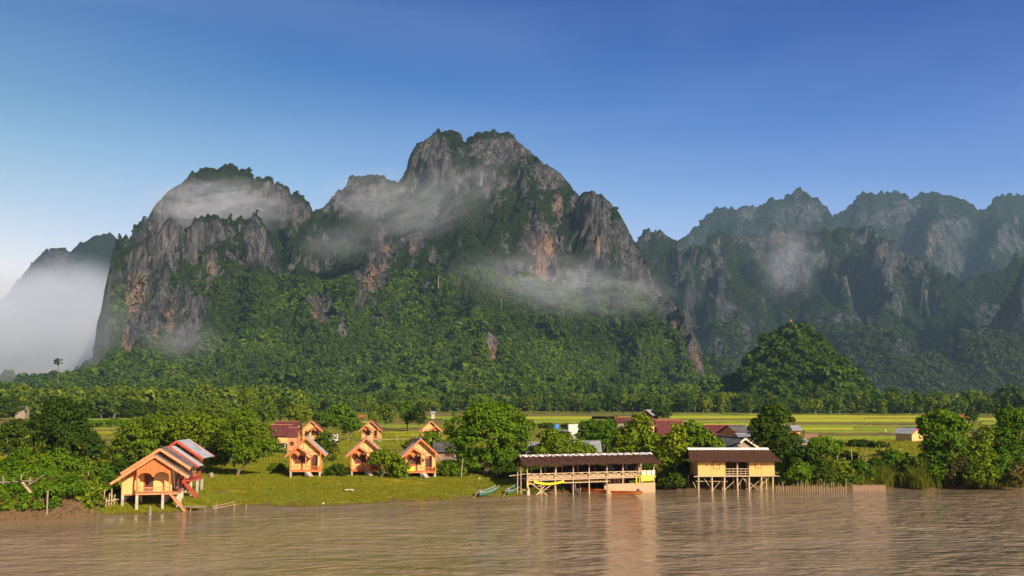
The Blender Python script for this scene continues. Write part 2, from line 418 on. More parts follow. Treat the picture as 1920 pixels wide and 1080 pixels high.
def massif(name, label, lines, bounds, step, mat, rocks=(), oranges=(), seed=1, rough=1.0, k=8.0, slope_rock=(1.8, 3.6), cliff=26.0, green=(), cuts=(), wt=1.0, sil=None):
    x0, x1, y0, y1 = bounds
    xs = np.arange(x0, x1 + step, step); ys = np.arange(y0, y1 + step, step)
    X, Y = np.meshgrid(xs, ys); X = X.ravel(); Y = Y.ravel()
    # domain warp gives fluted, crumbling faces
    wx_ = (fbm(X / 26, Y / 26, octv=4, seed=seed, gain=0.6) - 0.5) * 24 * rough + (fbm(X / 110, Y / 110, octv=2, seed=seed + 5) - 0.5) * 44 * rough
    wy_ = (fbm(X / 26, Y / 26, octv=4, seed=seed + 50, gain=0.6) - 0.5) * 24 * rough + (fbm(X / 110, Y / 110, octv=2, seed=seed + 55) - 0.5) * 44 * rough
    acc = np.full(X.shape, -1e3)
    for pts, nn, wf in lines:
        P = [(at(p[0], p[1], p[2]), p[3]) for p in pts]
        ax = wf[1] if isinstance(wf, tuple) else 1.3
        wf = wf[0] if isinstance(wf, tuple) else wf
        xx = X + wx_ * wf; yy = Y + wy_ * wf
        best = np.full(X.shape, -1e3)
        for (a, ra), (b, rb) in zip(P[:-1], P[1:]):
            dx, dy = b.x - a.x, b.y - a.y
            t = np.clip(((xx - a.x) * dx + (yy - a.y) * dy) / (dx * dx + dy * dy + 1e-9), 0, 1)
            d = np.hypot(ax * (xx - a.x - t * dx), yy - a.y - t * dy)
            rr = ra + (rb - ra) * t; z0 = a.z + (b.z - a.z) * t
            q = np.clip(1 - d / rr, 0, 1)
            best = np.maximum(best, z0 * q ** nn - 130 * np.clip(d / rr - 1, 0, 1.5))
        m = np.maximum(acc, best)
        acc = m + k * np.log(np.exp((acc - m) / k) + np.exp((best - m) / k)) if acc.max() > -999 else best
    Z = acc
    Z = Z - 1.5
    for (ax_, ay_), (bx_, by_), base, steep in cuts:        # a sheer side: land left of the line stays low
        L_ = math.hypot(bx_ - ax_, by_ - ay_)
        dd = ((X + wx_ - ax_) * (by_ - ay_) - (Y + wy_ - ay_) * (bx_ - ax_)) / L_
        cap = base + np.maximum(dd, 0) * steep + np.minimum(dd, 0) * 0.45
        Z = -6 * np.logaddexp(-Z / 6, -cap / 6)
    hi = sstep(25, 110, Z)
    # cliff steps
    for i, (w, A, lo) in enumerate([(150, cliff, 0.50), (80, cliff * 0.45, 0.52), (42, cliff * 0.25, 0.5)]):
        f = fbm((X + wx_) / w, (Y + wy_) / w, octv=3, seed=seed + 100 + i)
        Z = Z + hi * A * (sstep(lo - 0.035, lo + 0.035, f) - 0.5)
    # pinnacles
    rd = 1 - np.abs(2 * fbm(X / 30, Y / 30, octv=4, seed=seed + 200) - 1)
    Z = Z + hi * rough * (rd ** 3 - 0.4) * 11
    rd2 = 1 - np.abs(2 * fbm(X / 15, Y / 15, octv=3, seed=seed + 230) - 1)
    Z = Z + hi * min(rough, 1) * (rd2 ** 4 - 0.35) * 12
    Z = Z + hi * rough * (fbm(X / 9, Y / 9, octv=2, seed=seed + 300) - 0.5) * 6
    if sil is not None:      # keep the crest no higher than the real skyline, small teeth aside
        qx, qy = project(np.column_stack([X, Y, Z]))
        line = np.interp(qx, [p[0] for p in sil], [p[1] for p in sil]) + 6
        line = line - 22 * np.abs(noise(qx / 9, Y / 30, seed=seed + 500) - .5) * sstep(.35, .6, noise(qx / 40, Y / 80, seed=seed + 501)) * 2
        Z = Z - np.maximum(line - qy, 0) * 0.74 * Y / FPX * sstep(160, 260, qx)
    nx, ny = len(xs), len(ys)
    Zg = Z.reshape(ny, nx)
    gy_, gx_ = np.gradient(Zg, step)
    slope = np.hypot(gx_, gy_).ravel()
    # flutes and overhangs: steep ground pushed sideways along its own fall line
    am = sstep(0.9, 2.4, slope) * hi * rough
    fl = (fbm(X / 9, Y / 9, Z / 70, octv=3, seed=seed + 400, gain=.6) - 0.5) * 13 + (fbm(X / 30, Y / 30, Z / 45, octv=2, seed=seed + 410) - 0.5) * 16
    gl = np.maximum(slope, .2)
    V = np.column_stack([X - gx_.ravel() / gl * fl * am, Y - gy_.ravel() / gl * fl * am, Z])
    px, py = project(V)
    r = sstep(slope_rock[0], slope_rock[1], slope + (fbm(X / 60, Y / 60, Z / 60, seed=seed + 7) - 0.5) * 1.4) * 0.75
    for b in rocks: r = np.maximum(r, blob(px, py, b[0], b[1], b[2], b[3]) * (0.60 + 0.32 * sstep(0.3, 1.2, slope)) * wt)
    for b in green: r = r * (1 - blob(px, py, *b))
    orr = np.zeros_like(r)
    for b in oranges: orr = np.maximum(orr, blob(px, py, b[0], b[1], b[2], b[3]))
    i = np.arange(ny - 1)[:, None] * nx + np.arange(nx - 1)[None, :]
    F = np.stack([i, i + 1, i + 1 + nx, i + nx], -1).reshape(-1, 4)
    keep = Z[F].max(1) > -8
    me = np_mesh(name, V, F[keep], mat, True)
    set_attr(me, 'rock', r); set_attr(me, 'orange', orr)
    o = link_mesh(name, me, kind='structure')
    tag(o, label)
    return dict(V=V, nx=nx, ny=ny, step=step, x0=x0, y0=y0, gx=gx_, gy=gy_, rock=r, slope=slope, seed=seed)

SIL = [(60, 742, 930, 60), (110, 712, 960, 90), (150, 692, 1010, 110), (182, 668, 1080, 120), (206, 628, 1150, 110), (204, 560, 1210, 110), (207, 505, 1250, 120), (224, 455, 1290, 150), (247, 434, 1320, 170), (264, 412, 1340, 200),
       (287, 398, 1360, 230), (302, 373, 1390, 260), (322, 354, 1410, 300), (352, 334, 1430, 340), (382, 322, 1440, 360), (422, 320, 1440, 380), (466, 328, 1440, 380),
       (486, 345, 1430, 380), (510, 350, 1420, 380), (533, 356, 1410, 380), (543, 380, 1410, 380), (556, 374, 1410, 380), (572, 386, 1410, 380), (586, 406, 1410, 380),
       (600, 399, 1410, 390), (618, 378, 1410, 400), (642, 358, 1410, 410), (662, 340, 1410, 420), (690, 328, 1410, 430), (715, 330, 1420, 440), (736, 340, 1430, 450),
       (750, 345, 1440, 470), (764, 322, 1450, 490), (770, 298, 1460, 500), (782, 270, 1470, 500), (804, 256, 1480, 520), (838, 248, 1480, 530), (862, 251, 1480, 530),
       (871, 266, 1480, 530), (888, 250, 1480, 530), (924, 243, 1480, 540), (950, 250, 1480, 530), (980, 270, 1470, 520), (1004, 291, 1460, 510), (1034, 314, 1450, 490),
       (1056, 331, 1440, 470), (1068, 352, 1430, 450), (1085, 368, 1420, 430), (1096, 358, 1400, 400), (1114, 358, 1390, 370), (1134, 370, 1380, 340), (1152, 388, 1360, 320),
       (1168, 428, 1340, 280), (1184, 452, 1310, 260), (1206, 480, 1280, 240), (1226, 510, 1250, 220), (1254, 540, 1210, 210), (1282, 576, 1160, 200), (1302, 610, 1110, 180),
       (1318, 645, 1050, 150), (1322, 690, 1000, 120), (1345, 722, 930, 90), (1400, 742, 860, 60)]
LINES_A = [
    (SIL, 1.45, (0.3, 2.6)),
    ([(226, 462, 1170, 230), (262, 440, 1160, 240), (320, 418, 1160, 250), (372, 410, 1170, 260), (430, 420, 1190, 270), (480, 432, 1230, 280)], 2.3, 1.0),
    ([(702, 384, 1340, 330), (722, 455, 1260, 280), (712, 500, 1220, 250), (690, 545, 1170, 220), (650, 610, 1080, 170)], 1.7, 1.0),
    ([(586, 410, 1380, 330), (578, 480, 1260, 260), (590, 560, 1170, 220), (612, 630, 1060, 150)], 1.7, 1.0),
    ([(965, 300, 1430, 420), (985, 380, 1330, 330), (1005, 418, 1300, 300), (1040, 440, 1290, 260), (1050, 520, 1220, 220)], 2.0, 1.0),
    ([(1120, 380, 1340, 300), (1150, 450, 1240, 240), (1180, 520, 1180, 160), (1222, 590, 1110, 110)], 1.7, 1.0),
    ([(470, 420, 1250, 200), (476, 470, 1180, 180), (480, 560, 1090, 150)], 1.8, 1.0),
    ([(840, 300, 1420, 400), (850, 420, 1280, 300), (862, 520, 1150, 240), (880, 610, 1020, 170)], 1.25, 1.0),
    ([(905, 640, 905, 40), (916, 612, 915, 34), (935, 650, 910, 40)], 0.8, 0.35),
    ([(200, 730, 860, 60), (400, 716, 850, 80), (700, 712, 845, 90), (1000, 712, 845, 90), (1250, 722, 845, 80)], 1.2, 1.0),
]
ROCK_A = [(275, 560, 62, 110), (340, 600, 45, 90), (240, 630, 20, 50), (350, 440, 110, 32), (398, 490, 15, 30), (475, 450, 20, 60), (330, 380, 60, 38), (520, 372, 30, 26),
          (560, 400, 25, 24), (650, 372, 60, 36), (712, 480, 24, 95), (680, 540, 26, 40), (600, 580, 32, 48), (780, 455, 18, 25), (815, 285, 34, 45), (940, 280, 70, 30),
          (1030, 330, 40, 30), (1010, 450, 48, 45), (1025, 500, 28, 50), (1046, 390, 12, 40), (1120, 440, 34, 70), (1120, 390, 34, 40), (1200, 510, 40, 50), (1260, 580, 36, 55),
          (1300, 650, 24, 60), (1225, 545, 30, 40), (1170, 450, 26, 50), (1280, 605, 30, 40), (922, 655, 20, 45), (405, 690, 15, 22), (640, 620, 14, 30), (225, 500, 14, 60), (1085, 380, 20, 24)]
ORNG_A = [(250, 560, 24, 50), (240, 640, 14, 45), (390, 500, 12, 20), (695, 515, 20, 30), (775, 460, 14, 20), (1022, 490, 26, 60), (1046, 390, 9, 34), (1270, 630, 12, 34),
          (1308, 668, 14, 28), (595, 590, 10, 34), (320, 590, 14, 45), (292, 640, 12, 30), (1120, 455, 8, 22), (922, 670, 12, 30), (720, 470, 10, 40)]
GREEN_A = [(440, 600, 50, 110), (500, 600, 60, 90), (960, 400, 30, 50), (870, 450, 60, 80), (225, 480, 12, 30), (420, 336, 50, 10)]
A = massif('karst_mountain', 'huge forested limestone karst mountain with grey and orange cliffs in the middle of the view', LINES_A, (-900, 420, 660, 1680), 3.0, M['rock'], ROCK_A, ORNG_A, seed=3, green=GREEN_A, sil=[p for p in SIL if p[0] > 206], cuts=[((at(198, 600, 1000).x, 1000), (at(203, 600, 1500).x, 1500), 42, 12.0), ((at(1336, 600, 1400).x, 1400), (at(1322, 600, 900).x, 900), 22, 3.2)])

LINES_B = [
    ([(1130, 520, 2250, 420), (1188, 445, 2300, 480), (1215, 418, 2330, 520), (1245, 410, 2330, 520), (1275, 425, 2330, 520), (1300, 445, 2320, 500), (1335, 455, 2300, 480), (1360, 505, 2200, 400), (1330, 600, 2050, 300), (1345, 690, 1900, 200)], 1.6, 1.3),
    ([(1320, 440, 2500, 520), (1345, 424, 2560, 560), (1380, 430, 2560, 560), (1420, 440, 2560, 560), (1500, 440, 2560, 560), (1590, 436, 2560, 560), (1625, 432, 2560, 560), (1660, 448, 2500, 540), (1710, 462, 2460, 520), (1745, 480, 2420, 500), (1775, 520, 2360, 420), (1800, 545, 2300, 400), (1850, 530, 2300, 400), (1920, 500, 2300, 450), (1990, 470, 2300, 450)], 1.5, (1.2, 2.0)),
    ([(1400, 470, 2450, 400), (1450, 500, 2350, 400), (1530, 560, 2180, 380), (1600, 620, 2000, 330), (1640, 650, 1900, 250)], 1.15, 1.2),
    ([(1655, 452, 2420, 420), (1668, 520, 2250, 330), (1660, 600, 2080, 260), (1640, 680, 1900, 180)], 1.9, 1.4),
    ([(1370, 560, 2150, 260), (1385, 600, 2080, 230), (1410, 640, 2000, 170)], 1.8, 1.3),
    ([(1600, 640, 1850, 200), (1660, 632, 1800, 220), (1720, 655, 1780, 200), (1790, 668, 1780, 210), (1840, 646, 1780, 220), (1900, 656, 1780, 220), (1990, 660, 1780, 220)], 1.3, 1.2),
    ([(1760, 560, 2200, 260), (1820, 590, 2080, 240), (1860, 585, 2060, 240), (1880, 640, 1960, 180)], 1.7, 1.4),
    ([(1960, 440, 1900, 260), (1930, 500, 1880, 200), (1915, 560, 1860, 140)], 1.7, 1.3),
    ([(1300, 448, 2280, 150), (1345, 480, 2200, 150), (1358, 520, 2130, 140), (1342, 585, 2040, 120), (1325, 650, 1950, 90)], 1.3, (1.0, 2.6)),
    ([(1262, 430, 2300, 150), (1290, 480, 2180, 130), (1270, 540, 2080, 110)], 1.4, (1.0, 2.2)),
    ([(1660, 452, 2380, 150), (1678, 520, 2250, 150), (1672, 580, 2140, 130), (1655, 640, 2020, 110)], 1.3, (1.0, 2.6)),
    ([(1450, 455, 2450, 160), (1440, 520, 2300, 130), (1475, 590, 2150, 110)], 1.4, (1.0, 2.2)),
    ([(1740, 490, 2380, 150), (1735, 560, 2240, 120), (1750, 620, 2100, 100)], 1.4, (1.0, 2.2)),
    ([(1560, 470, 2450, 160), (1590, 540, 2300, 130), (1575, 600, 2150, 110)], 1.4, (1.0, 2.2)),
    ([(1340, 650, 1500, 60), (1350, 642, 1500, 60), (1365, 690, 1480, 60)], 1.2, 0.6),
]
ROCK_B = [(1240, 430, 40, 20), (1345, 520, 30, 60), (1400, 630, 16, 50), (1370, 580, 20, 30), (1660, 520, 30, 80), (1700, 490, 60, 30), (1480, 500, 40, 60), (1600, 600, 60, 20), (1690, 660, 40, 30), (1850, 600, 34, 40), (1450, 450, 100, 20), (1290, 460, 30, 20), (1345, 665, 16, 25), (1625, 445, 30, 16)]
ORNG_B = [(1410, 640, 10, 20), (1660, 620, 10, 20)]
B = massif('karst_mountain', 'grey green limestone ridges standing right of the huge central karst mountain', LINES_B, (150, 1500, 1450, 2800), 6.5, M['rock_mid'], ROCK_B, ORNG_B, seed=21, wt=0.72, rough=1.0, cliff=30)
LINES_C = [
    ([(1180, 520, 3800, 500), (1290, 425, 3900, 620), (1325, 390, 3950, 720), (1362, 374, 3950, 750), (1402, 388, 3950, 740), (1440, 370, 3950, 760), (1478, 357, 3950, 800), (1512, 362, 3950, 800), (1535, 385, 3950, 760),
      (1556, 402, 3950, 740), (1580, 388, 3950, 760), (1615, 370, 3950, 780), (1665, 367, 3950, 800), (1700, 370, 3950, 800), (1735, 354, 3950, 820), (1755, 350, 3950, 830), (1790, 362, 3950, 800), (1812, 380, 3950, 780),
      (1850, 386, 3950, 780), (1870, 374, 3950, 800), (1900, 374, 3950, 800), (1960, 378, 3950, 800), (2100, 370, 3950, 800)], 1.35, (1.2, 2.2)),
    ([(1755, 360, 3850, 700), (1745, 440, 3500, 420), (1740, 500, 3300, 300)], 1.6, 1.6),
    ([(1870, 384, 3850, 700), (1860, 460, 3500, 420), (1870, 530, 3200, 300)], 1.4, 1.6),
]
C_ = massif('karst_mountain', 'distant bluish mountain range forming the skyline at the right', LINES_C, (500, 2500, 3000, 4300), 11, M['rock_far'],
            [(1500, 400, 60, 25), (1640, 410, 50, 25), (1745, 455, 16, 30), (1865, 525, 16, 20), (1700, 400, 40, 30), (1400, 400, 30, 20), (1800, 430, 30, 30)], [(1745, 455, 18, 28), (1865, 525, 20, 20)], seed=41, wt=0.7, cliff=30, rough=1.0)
LINES_D = [
    ([(-140, 640, 2500, 300), (-60, 600, 2550, 330), (10, 555, 2600, 350), (40, 530, 2600, 360), (62, 490, 2600, 380), (85, 465, 2600, 400), (112, 460, 2600, 400), (130, 466, 2600, 400), (150, 448, 2600, 420), (172, 440, 2600, 430), (205, 446, 2600, 430), (240, 470, 2600, 430), (330, 520, 2600, 400)], 1.5, (1.0, 2.2))]
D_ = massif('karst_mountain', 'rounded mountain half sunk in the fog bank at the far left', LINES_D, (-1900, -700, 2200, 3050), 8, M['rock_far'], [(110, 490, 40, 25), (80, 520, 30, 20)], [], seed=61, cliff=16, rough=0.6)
LINES_E = [
    ([(1398, 742, 660, 80), (1399, 700, 668, 90), (1410, 684, 680, 100), (1432, 655, 690, 108), (1452, 630, 696, 112), (1472, 619, 700, 115), (1512, 621, 700, 115), (1526, 632, 696, 112), (1540, 655, 690, 104), (1552, 690, 680, 96), (1558, 715, 668, 85), (1560, 742, 660, 70)], 0.8, (0.25, 8.0))]
E_ = massif('forested_hill', 'small steep round hill wholly covered in bright green jungle, in front of the right hand ridges', LINES_E, (90, 320, 560, 830), 2.0, M['rock'], [], [], seed=71, cliff=10, rough=0.5, k=2.0, slope_rock=(6, 9))
LINES_F = [([(-700, 735, 2000, 150), (-200, 722, 1900, 150), (0, 716, 1700, 150), (80, 712, 1500, 150), (140, 720, 1300, 130)], 1.2, 1.0)]
F_ = massif('forested_hill', 'low dark forested rise below the fog bank at the left edge', LINES_F, (-1800, -450, 1150, 2100), 10, M['rock_far'], [], [], seed=81, cliff=3, rough=0.4, slope_rock=(6, 9))

# ------------------------------------------------------------------ foliage geometry
def leaf_quads(P, N, size, jitter=0.6, aspect=1.5, seed=0):
    """one quad leaf (clump) per point; N outward directions"""
    r = np.random.default_rng(seed)
    n = len(P)
    size = np.broadcast_to(np.asarray(size, float), (n,)) * r.uniform(0.65, 1.35, n)
    d = N + r.normal(0, jitter, (n, 3)); d /= np.linalg.norm(d, axis=1, keepdims=True) + 1e-9
    ref = r.normal(0, 1, (n, 3)); u = np.cross(d, ref); u /= np.linalg.norm(u, axis=1, keepdims=True) + 1e-9
    v = np.cross(d, u)
    a = size[:, None] * 0.5 * aspect; b = size[:, None] * 0.5
    droop = -0.25 * size[:, None] * d
    c0 = P - u * a + droop; c1 = P - v * b; c2 = P + u * a + droop; c3 = P + v * b
    V = np.stack([c0, c1, c2, c3], 1).reshape(-1, 3)
    F = np.arange(n * 4).reshape(-1, 4)
    return V, F
def sphere_pts(n, r, up=0.15, shell=0.75):
    d = r.normal(0, 1, (n, 3)); d[:, 2] += up
    d /= np.linalg.norm(d, axis=1, keepdims=True)
    return d, d * (shell + (1 - shell) * r.random((n, 1)))
def crown(lobes, n_clump, clump_r, leaves, leaf, seed=0, flat=0.75, up=0.35):
    """lobes: (x,y,z,rx,ry,rz). Clumps sit on the lobes' outside, leaves on the clumps' outside."""
    r = np.random.default_rng(seed)
    L = np.array(lobes, float)
    vol = L[:, 3] * L[:, 4] + L[:, 5] * L[:, 3]
    pick = r.choice(len(L), n_clump, p=vol / vol.sum())
    d, p = sphere_pts(n_clump, r, up, 0.62)
    spray = r.random(n_clump) < 0.2
    p = np.where(spray[:, None], p * r.uniform(1.1, 1.38, (n_clump, 1)), p)
    C = L[pick, :3] + p * L[pick, 3:6]
    CR = clump_r * r.uniform(0.5, 1.35, n_clump) * np.where(spray, 0.6, 1.0)
    ci = np.repeat(np.arange(n_clump), leaves)
    d2, p2 = sphere_pts(len(ci), r, 0.45, 0.7)
    P = C[ci] + p2 * CR[ci, None] * np.array([1, 1, flat])
    N = d2 * 0.8 + d[ci] * 0.5 + np.array([0, 0, 0.25])
    return leaf_quads(P, N, leaf, 0.55, 1.5, seed + 1)
def proto(name, V, F, mat):
    me = np_mesh(name, V, F, mat)
    o = bpy.data.objects.new(name, me)
    return o
def tree_variants(tagname, n, mat, leaf=1.3, r=5.0, h=7.0, nclump=26, leaves=9, seed=0, tall=False):
    col = bpy.data.collections.new(tagname + '_kinds')
    for i in range(n):
        q = np.random.default_rng(seed + i)
        lobes = [(q.uniform(-.35, .35) * r, q.uniform(-.35, .35) * r, h * q.uniform(0.35, 0.75), r * q.uniform(.5, .8), r * q.uniform(.5, .8), h * q.uniform(.28, .45)) for _ in range(4)]
        lobes.append((0, 0, h * 0.35, r * .7, r * .7, h * .35))
        V, F = crown(lobes, nclump, r * 0.30, leaves, leaf, seed + i * 7)
        col.objects.link(proto(tagname + '_kind', V, F, mat))
    return col
def scatter(name, P, scale, col, label=None, parent=None, tilt=0.12, seed=0, up=None):
    """one object that instances a collection's meshes on points: stuff nobody could count"""
    me = bpy.data.meshes.new(name + '_points')
    P = np.ascontiguousarray(P, dtype=np.float32)
    me.vertices.add(len(P)); me.vertices.foreach_set('co', P.ravel())
    r = np.random.default_rng(seed)
    set_attr(me, 'sc', scale)
    rot = np.zeros((len(P), 3), np.float32)
    rot[:, 2] = r.uniform(0, 6.283, len(P)); rot[:, 0] = r.normal(0, tilt, len(P)); rot[:, 1] = r.normal(0, tilt, len(P))
    a = me.attributes.new('rot', 'FLOAT_VECTOR', 'POINT'); a.data.foreach_set('vector', rot.ravel())
    o = bpy.data.objects.new(name, me); COL.objects.link(o)
    ng = bpy.data.node_groups.new(name + '_scatter', 'GeometryNodeTree')
    ng.interface.new_socket('Geometry', in_out='INPUT', socket_type='NodeSocketGeometry')
    ng.interface.new_socket('Geometry', in_out='OUTPUT', socket_type='NodeSocketGeometry')
    gi = ng.nodes.new('NodeGroupInput'); go = ng.nodes.new('NodeGroupOutput')
    ip = ng.nodes.new('GeometryNodeInstanceOnPoints'); ci = ng.nodes.new('GeometryNodeCollectionInfo')
    ci.inputs['Collection'].default_value = col; ci.inputs['Separate Children'].default_value = True; ci.inputs['Reset Children'].default_value = True
    ip.inputs['Pick Instance'].default_value = True
    na = ng.nodes.new('GeometryNodeInputNamedAttribute'); na.data_type = 'FLOAT'; na.inputs['Name'].default_value = 'sc'
    nr = ng.nodes.new('GeometryNodeInputNamedAttribute'); nr.data_type = 'FLOAT_VECTOR'; nr.inputs['Name'].default_value = 'rot'
    L = ng.links.new
    L(gi.outputs[0], ip.inputs['Points']); L(ci.outputs[0], ip.inputs['Instance'])
    L(na.outputs[0], ip.inputs['Scale']); L(nr.outputs[0], ip.inputs['Rotation'])
    L(ip.outputs[0], go.inputs[0])
    md = o.modifiers.new('scatter', 'NODES'); md.node_group = ng
    o['kind'] = 'stuff'
    if label: o['label'] = label
    return o

def forest(name, S, n, col_low, col_high, scale, seed, label, zmin=2.0, split_z=120, crop=(-80, 2000), rockp=0.22, bright=None):
    r = np.random.default_rng(seed)
    nx, ny, st = S['nx'], S['ny'], S['step']
    fx = r.uniform(1, nx - 2, n); fy = r.uniform(1, ny - 2, n)
    ix = fx.astype(int); iy = fy.astype(int); tx = fx - ix; ty = fy - iy
    Z = S['V'][:, 2].reshape(ny, nx)
    z = (Z[iy, ix] * (1 - tx) + Z[iy, ix + 1] * tx) * (1 - ty) + (Z[iy + 1, ix] * (1 - tx) + Z[iy + 1, ix + 1] * tx) * ty
    x = S['x0'] + fx * st; y = S['y0'] + fy * st
    idx = iy * nx + ix
    rock = S['rock'][idx]; slope = S['slope'][idx]
    P = np.column_stack([x, y, z]); px, py = project(P)
    # facing the camera or near it
    gxv = S['gx'].ravel()[idx]; gyv = S['gy'].ravel()[idx]
    nrm = np.column_stack([-gxv, -gyv, np.ones(n)]); to = np.column_stack([-x, -y, CAMZ - z])
    face = (nrm * to).sum(1) / (np.linalg.norm(nrm, axis=1) * np.linalg.norm(to, axis=1))
    rk = rock + (fbm(x / 14, y / 14, z / 20, seed=seed + 3) - 0.5) * 0.9
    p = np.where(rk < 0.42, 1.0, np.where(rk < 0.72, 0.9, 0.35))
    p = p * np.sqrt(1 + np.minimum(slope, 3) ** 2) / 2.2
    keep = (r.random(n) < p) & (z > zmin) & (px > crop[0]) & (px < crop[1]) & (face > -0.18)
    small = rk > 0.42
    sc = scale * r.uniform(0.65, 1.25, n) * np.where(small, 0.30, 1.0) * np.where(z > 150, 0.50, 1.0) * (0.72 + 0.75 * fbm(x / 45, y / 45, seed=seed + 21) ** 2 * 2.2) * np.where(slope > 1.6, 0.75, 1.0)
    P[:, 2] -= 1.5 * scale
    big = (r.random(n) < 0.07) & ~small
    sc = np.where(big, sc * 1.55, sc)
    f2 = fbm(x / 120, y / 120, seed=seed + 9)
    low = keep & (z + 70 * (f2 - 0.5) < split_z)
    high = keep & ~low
    print(name, low.sum(), high.sum())
    if bright is not None:
        f3 = fbm(x / 38, y / 38, seed=seed + 31)
        br = low & (f3 + 0.0012 * (60 - z) > 0.56) & (r.random(n) < .8)
        scatter(name, P[br], sc[br], bright, label, seed=seed + 5); low = low & ~br
    if low.sum(): scatter(name, P[low], sc[low], col_low, label, seed=seed)
    if high.sum(): scatter(name, P[high], sc[high], col_high, label, seed=seed + 1)
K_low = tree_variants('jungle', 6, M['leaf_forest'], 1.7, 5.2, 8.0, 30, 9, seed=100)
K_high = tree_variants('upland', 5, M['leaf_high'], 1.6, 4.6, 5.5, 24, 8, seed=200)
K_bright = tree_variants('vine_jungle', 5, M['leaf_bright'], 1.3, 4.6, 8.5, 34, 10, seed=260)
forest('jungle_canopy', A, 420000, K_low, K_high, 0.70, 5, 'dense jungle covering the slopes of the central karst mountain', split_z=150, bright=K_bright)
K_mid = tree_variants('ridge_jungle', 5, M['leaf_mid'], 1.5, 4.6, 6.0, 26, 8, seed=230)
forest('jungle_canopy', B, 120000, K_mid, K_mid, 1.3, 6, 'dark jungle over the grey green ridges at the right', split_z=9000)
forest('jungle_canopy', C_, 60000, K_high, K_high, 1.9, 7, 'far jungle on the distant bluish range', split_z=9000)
forest('jungle_canopy', D_, 14000, K_high, K_high, 1.6, 8, 'jungle on the mountain behind the fog bank', split_z=9000)
forest('jungle_canopy', F_, 16000, K_low, K_low, 1.2, 9, 'jungle on the low rise under the fog bank', split_z=9000, zmin=0)
K_hill = tree_variants('hill_jungle', 5, M['leaf_belt'], 0.85, 3.2, 5.0, 34, 10, seed=300)
forest('jungle_canopy', E_, 26000, K_low, K_low, 0.66, 10, 'green jungle on the small round hill', split_z=16, zmin=-1)

# ------------------------------------------------------------------ air, fog, mist
def vol_mat(name, dens, col, aniso=0.0, soft=None):
    n = NT(name)
    pv = n.n('ShaderNodeVolumePrincipled', Density=dens, Anisotropy=aniso)
    pv.inputs['Color'].default_value = (*col, 1)
    if soft:
        sc, thr, edge, nz = soft
        v = n.coords()
        ln = n.n('ShaderNodeVectorMath'); ln.operation = 'LENGTH'; n.l(v, ln.inputs[0])
        fall = n.n('ShaderNodeMapRange'); fall.interpolation_type = 'SMOOTHSTEP'
        fall.inputs['From Min'].default_value = 1.0; fall.inputs['From Max'].default_value = edge
        n.l(ln.outputs['Value'], fall.inputs['Value'])
        ns = n.noise(n.coords(sc), 1.0, nz, 0.55, 0.8)
        nn = n.n('ShaderNodeMapRange'); nn.inputs['From Min'].default_value = thr; nn.inputs['From Max'].default_value = thr + 0.28
        n.l(ns, nn.inputs['Value'])
        d = n.math('MULTIPLY', n.math('MULTIPLY', fall.outputs[0], nn.outputs[0]), dens)
        n.l(d, pv.inputs['Density'])
    n.l(pv.outputs[0], n.out.inputs['Volume'])
    return n.m
def box_mesh(name, lo, hi, mat):
    V = [(x, y, z) for z in (lo[2], hi[2]) for y in (lo[1], hi[1]) for x in (lo[0], hi[0])]
    F = [(0, 2, 3, 1), (4, 5, 7, 6), (0, 1, 5, 4), (2, 6, 7, 3), (0, 4, 6, 2), (1, 3, 7, 5)]
    return np_mesh(name, np.array(V), np.array(F), mat)
haze = link_mesh('haze', box_mesh('haze', (-9600, -500, -3.6), (9600, 12500, 960), vol_mat('haze_air', 0.00006, (0.42, 0.70, 1.0))), kind='stuff')
def ball(name, mat):
    bm = bmesh.new(); bmesh.ops.create_icosphere(bm, subdivisions=3, radius=1.0)
    me = bpy.data.meshes.new(name); bm.to_mesh(me); bm.free(); me.materials.append(mat); return me
def mist(px, py, Y, rx, ry, rz, dens, sc, thr, label, rot=0.0, edge=0.1, aniso=0.0):
    m = vol_mat('mist_vapour', dens, (0.86, 0.92, 1.0), aniso, (sc, thr, edge, 4))
    o = link_mesh('mist', ball('mist', m), loc=at(px, py, Y), kind='stuff')
    o.scale = (rx, ry, rz); o.rotation_euler = (0, rot, 0)
    return tag(o, label)
mist(-10, 655, 1800, 430, 350, 172, 0.011, (1.9, 1.6, 2.8), 0.20, 'thick pale fog bank filling the valley at the far left', edge=0.30)
mist(150, 545, 1800, 120, 200, 75, 0.005, (1.5, 1.5, 2.0), 0.2, 'looser fog rising at the top right of the fog bank', edge=0.2)
mist(408, 388, 1280, 125, 60, 48, 0.025, (2.6, 2.0, 3.6), 0.36, 'white cloud wisp across the top of the left summit')
mist(705, 372, 1290, 95, 50, 52, 0.012, (2.6, 2.0, 3.6), 0.36, 'thin mist over the middle shoulder of the big mountain')
mist(805, 385, 1220, 140, 60, 58, 0.010, (3.0, 2.0, 3.6), 0.38, 'slanting mist streak on the face of the big mountain', rot=-0.45)
mist(1060, 535, 1050, 150, 55, 44, 0.0135, (3.0, 2.0, 3.2), 0.36, 'long mist band crossing below the orange cliff', rot=0.12)
mist(1475, 490, 2000, 90, 50, 110, 0.0090, (2.6, 2.0, 3.4), 0.36, 'upright patch of mist before the right hand ridges', rot=0.15)
mist(630, 455, 1150, 60, 40, 30, 0.006, (1.8, 1.5, 2), 0.3, 'small faint mist patch on the left slopes')
mist(188, 625, 1080, 55, 40, 75, 0.0065, (1.6, 1.5, 2), 0.25, 'thin fog drifting over the left edge of the great cliff')
mist(340, 640, 1040, 60, 40, 30, 0.006, (1.6, 1.5, 2), 0.28, 'faint mist at the foot of the left cliff')
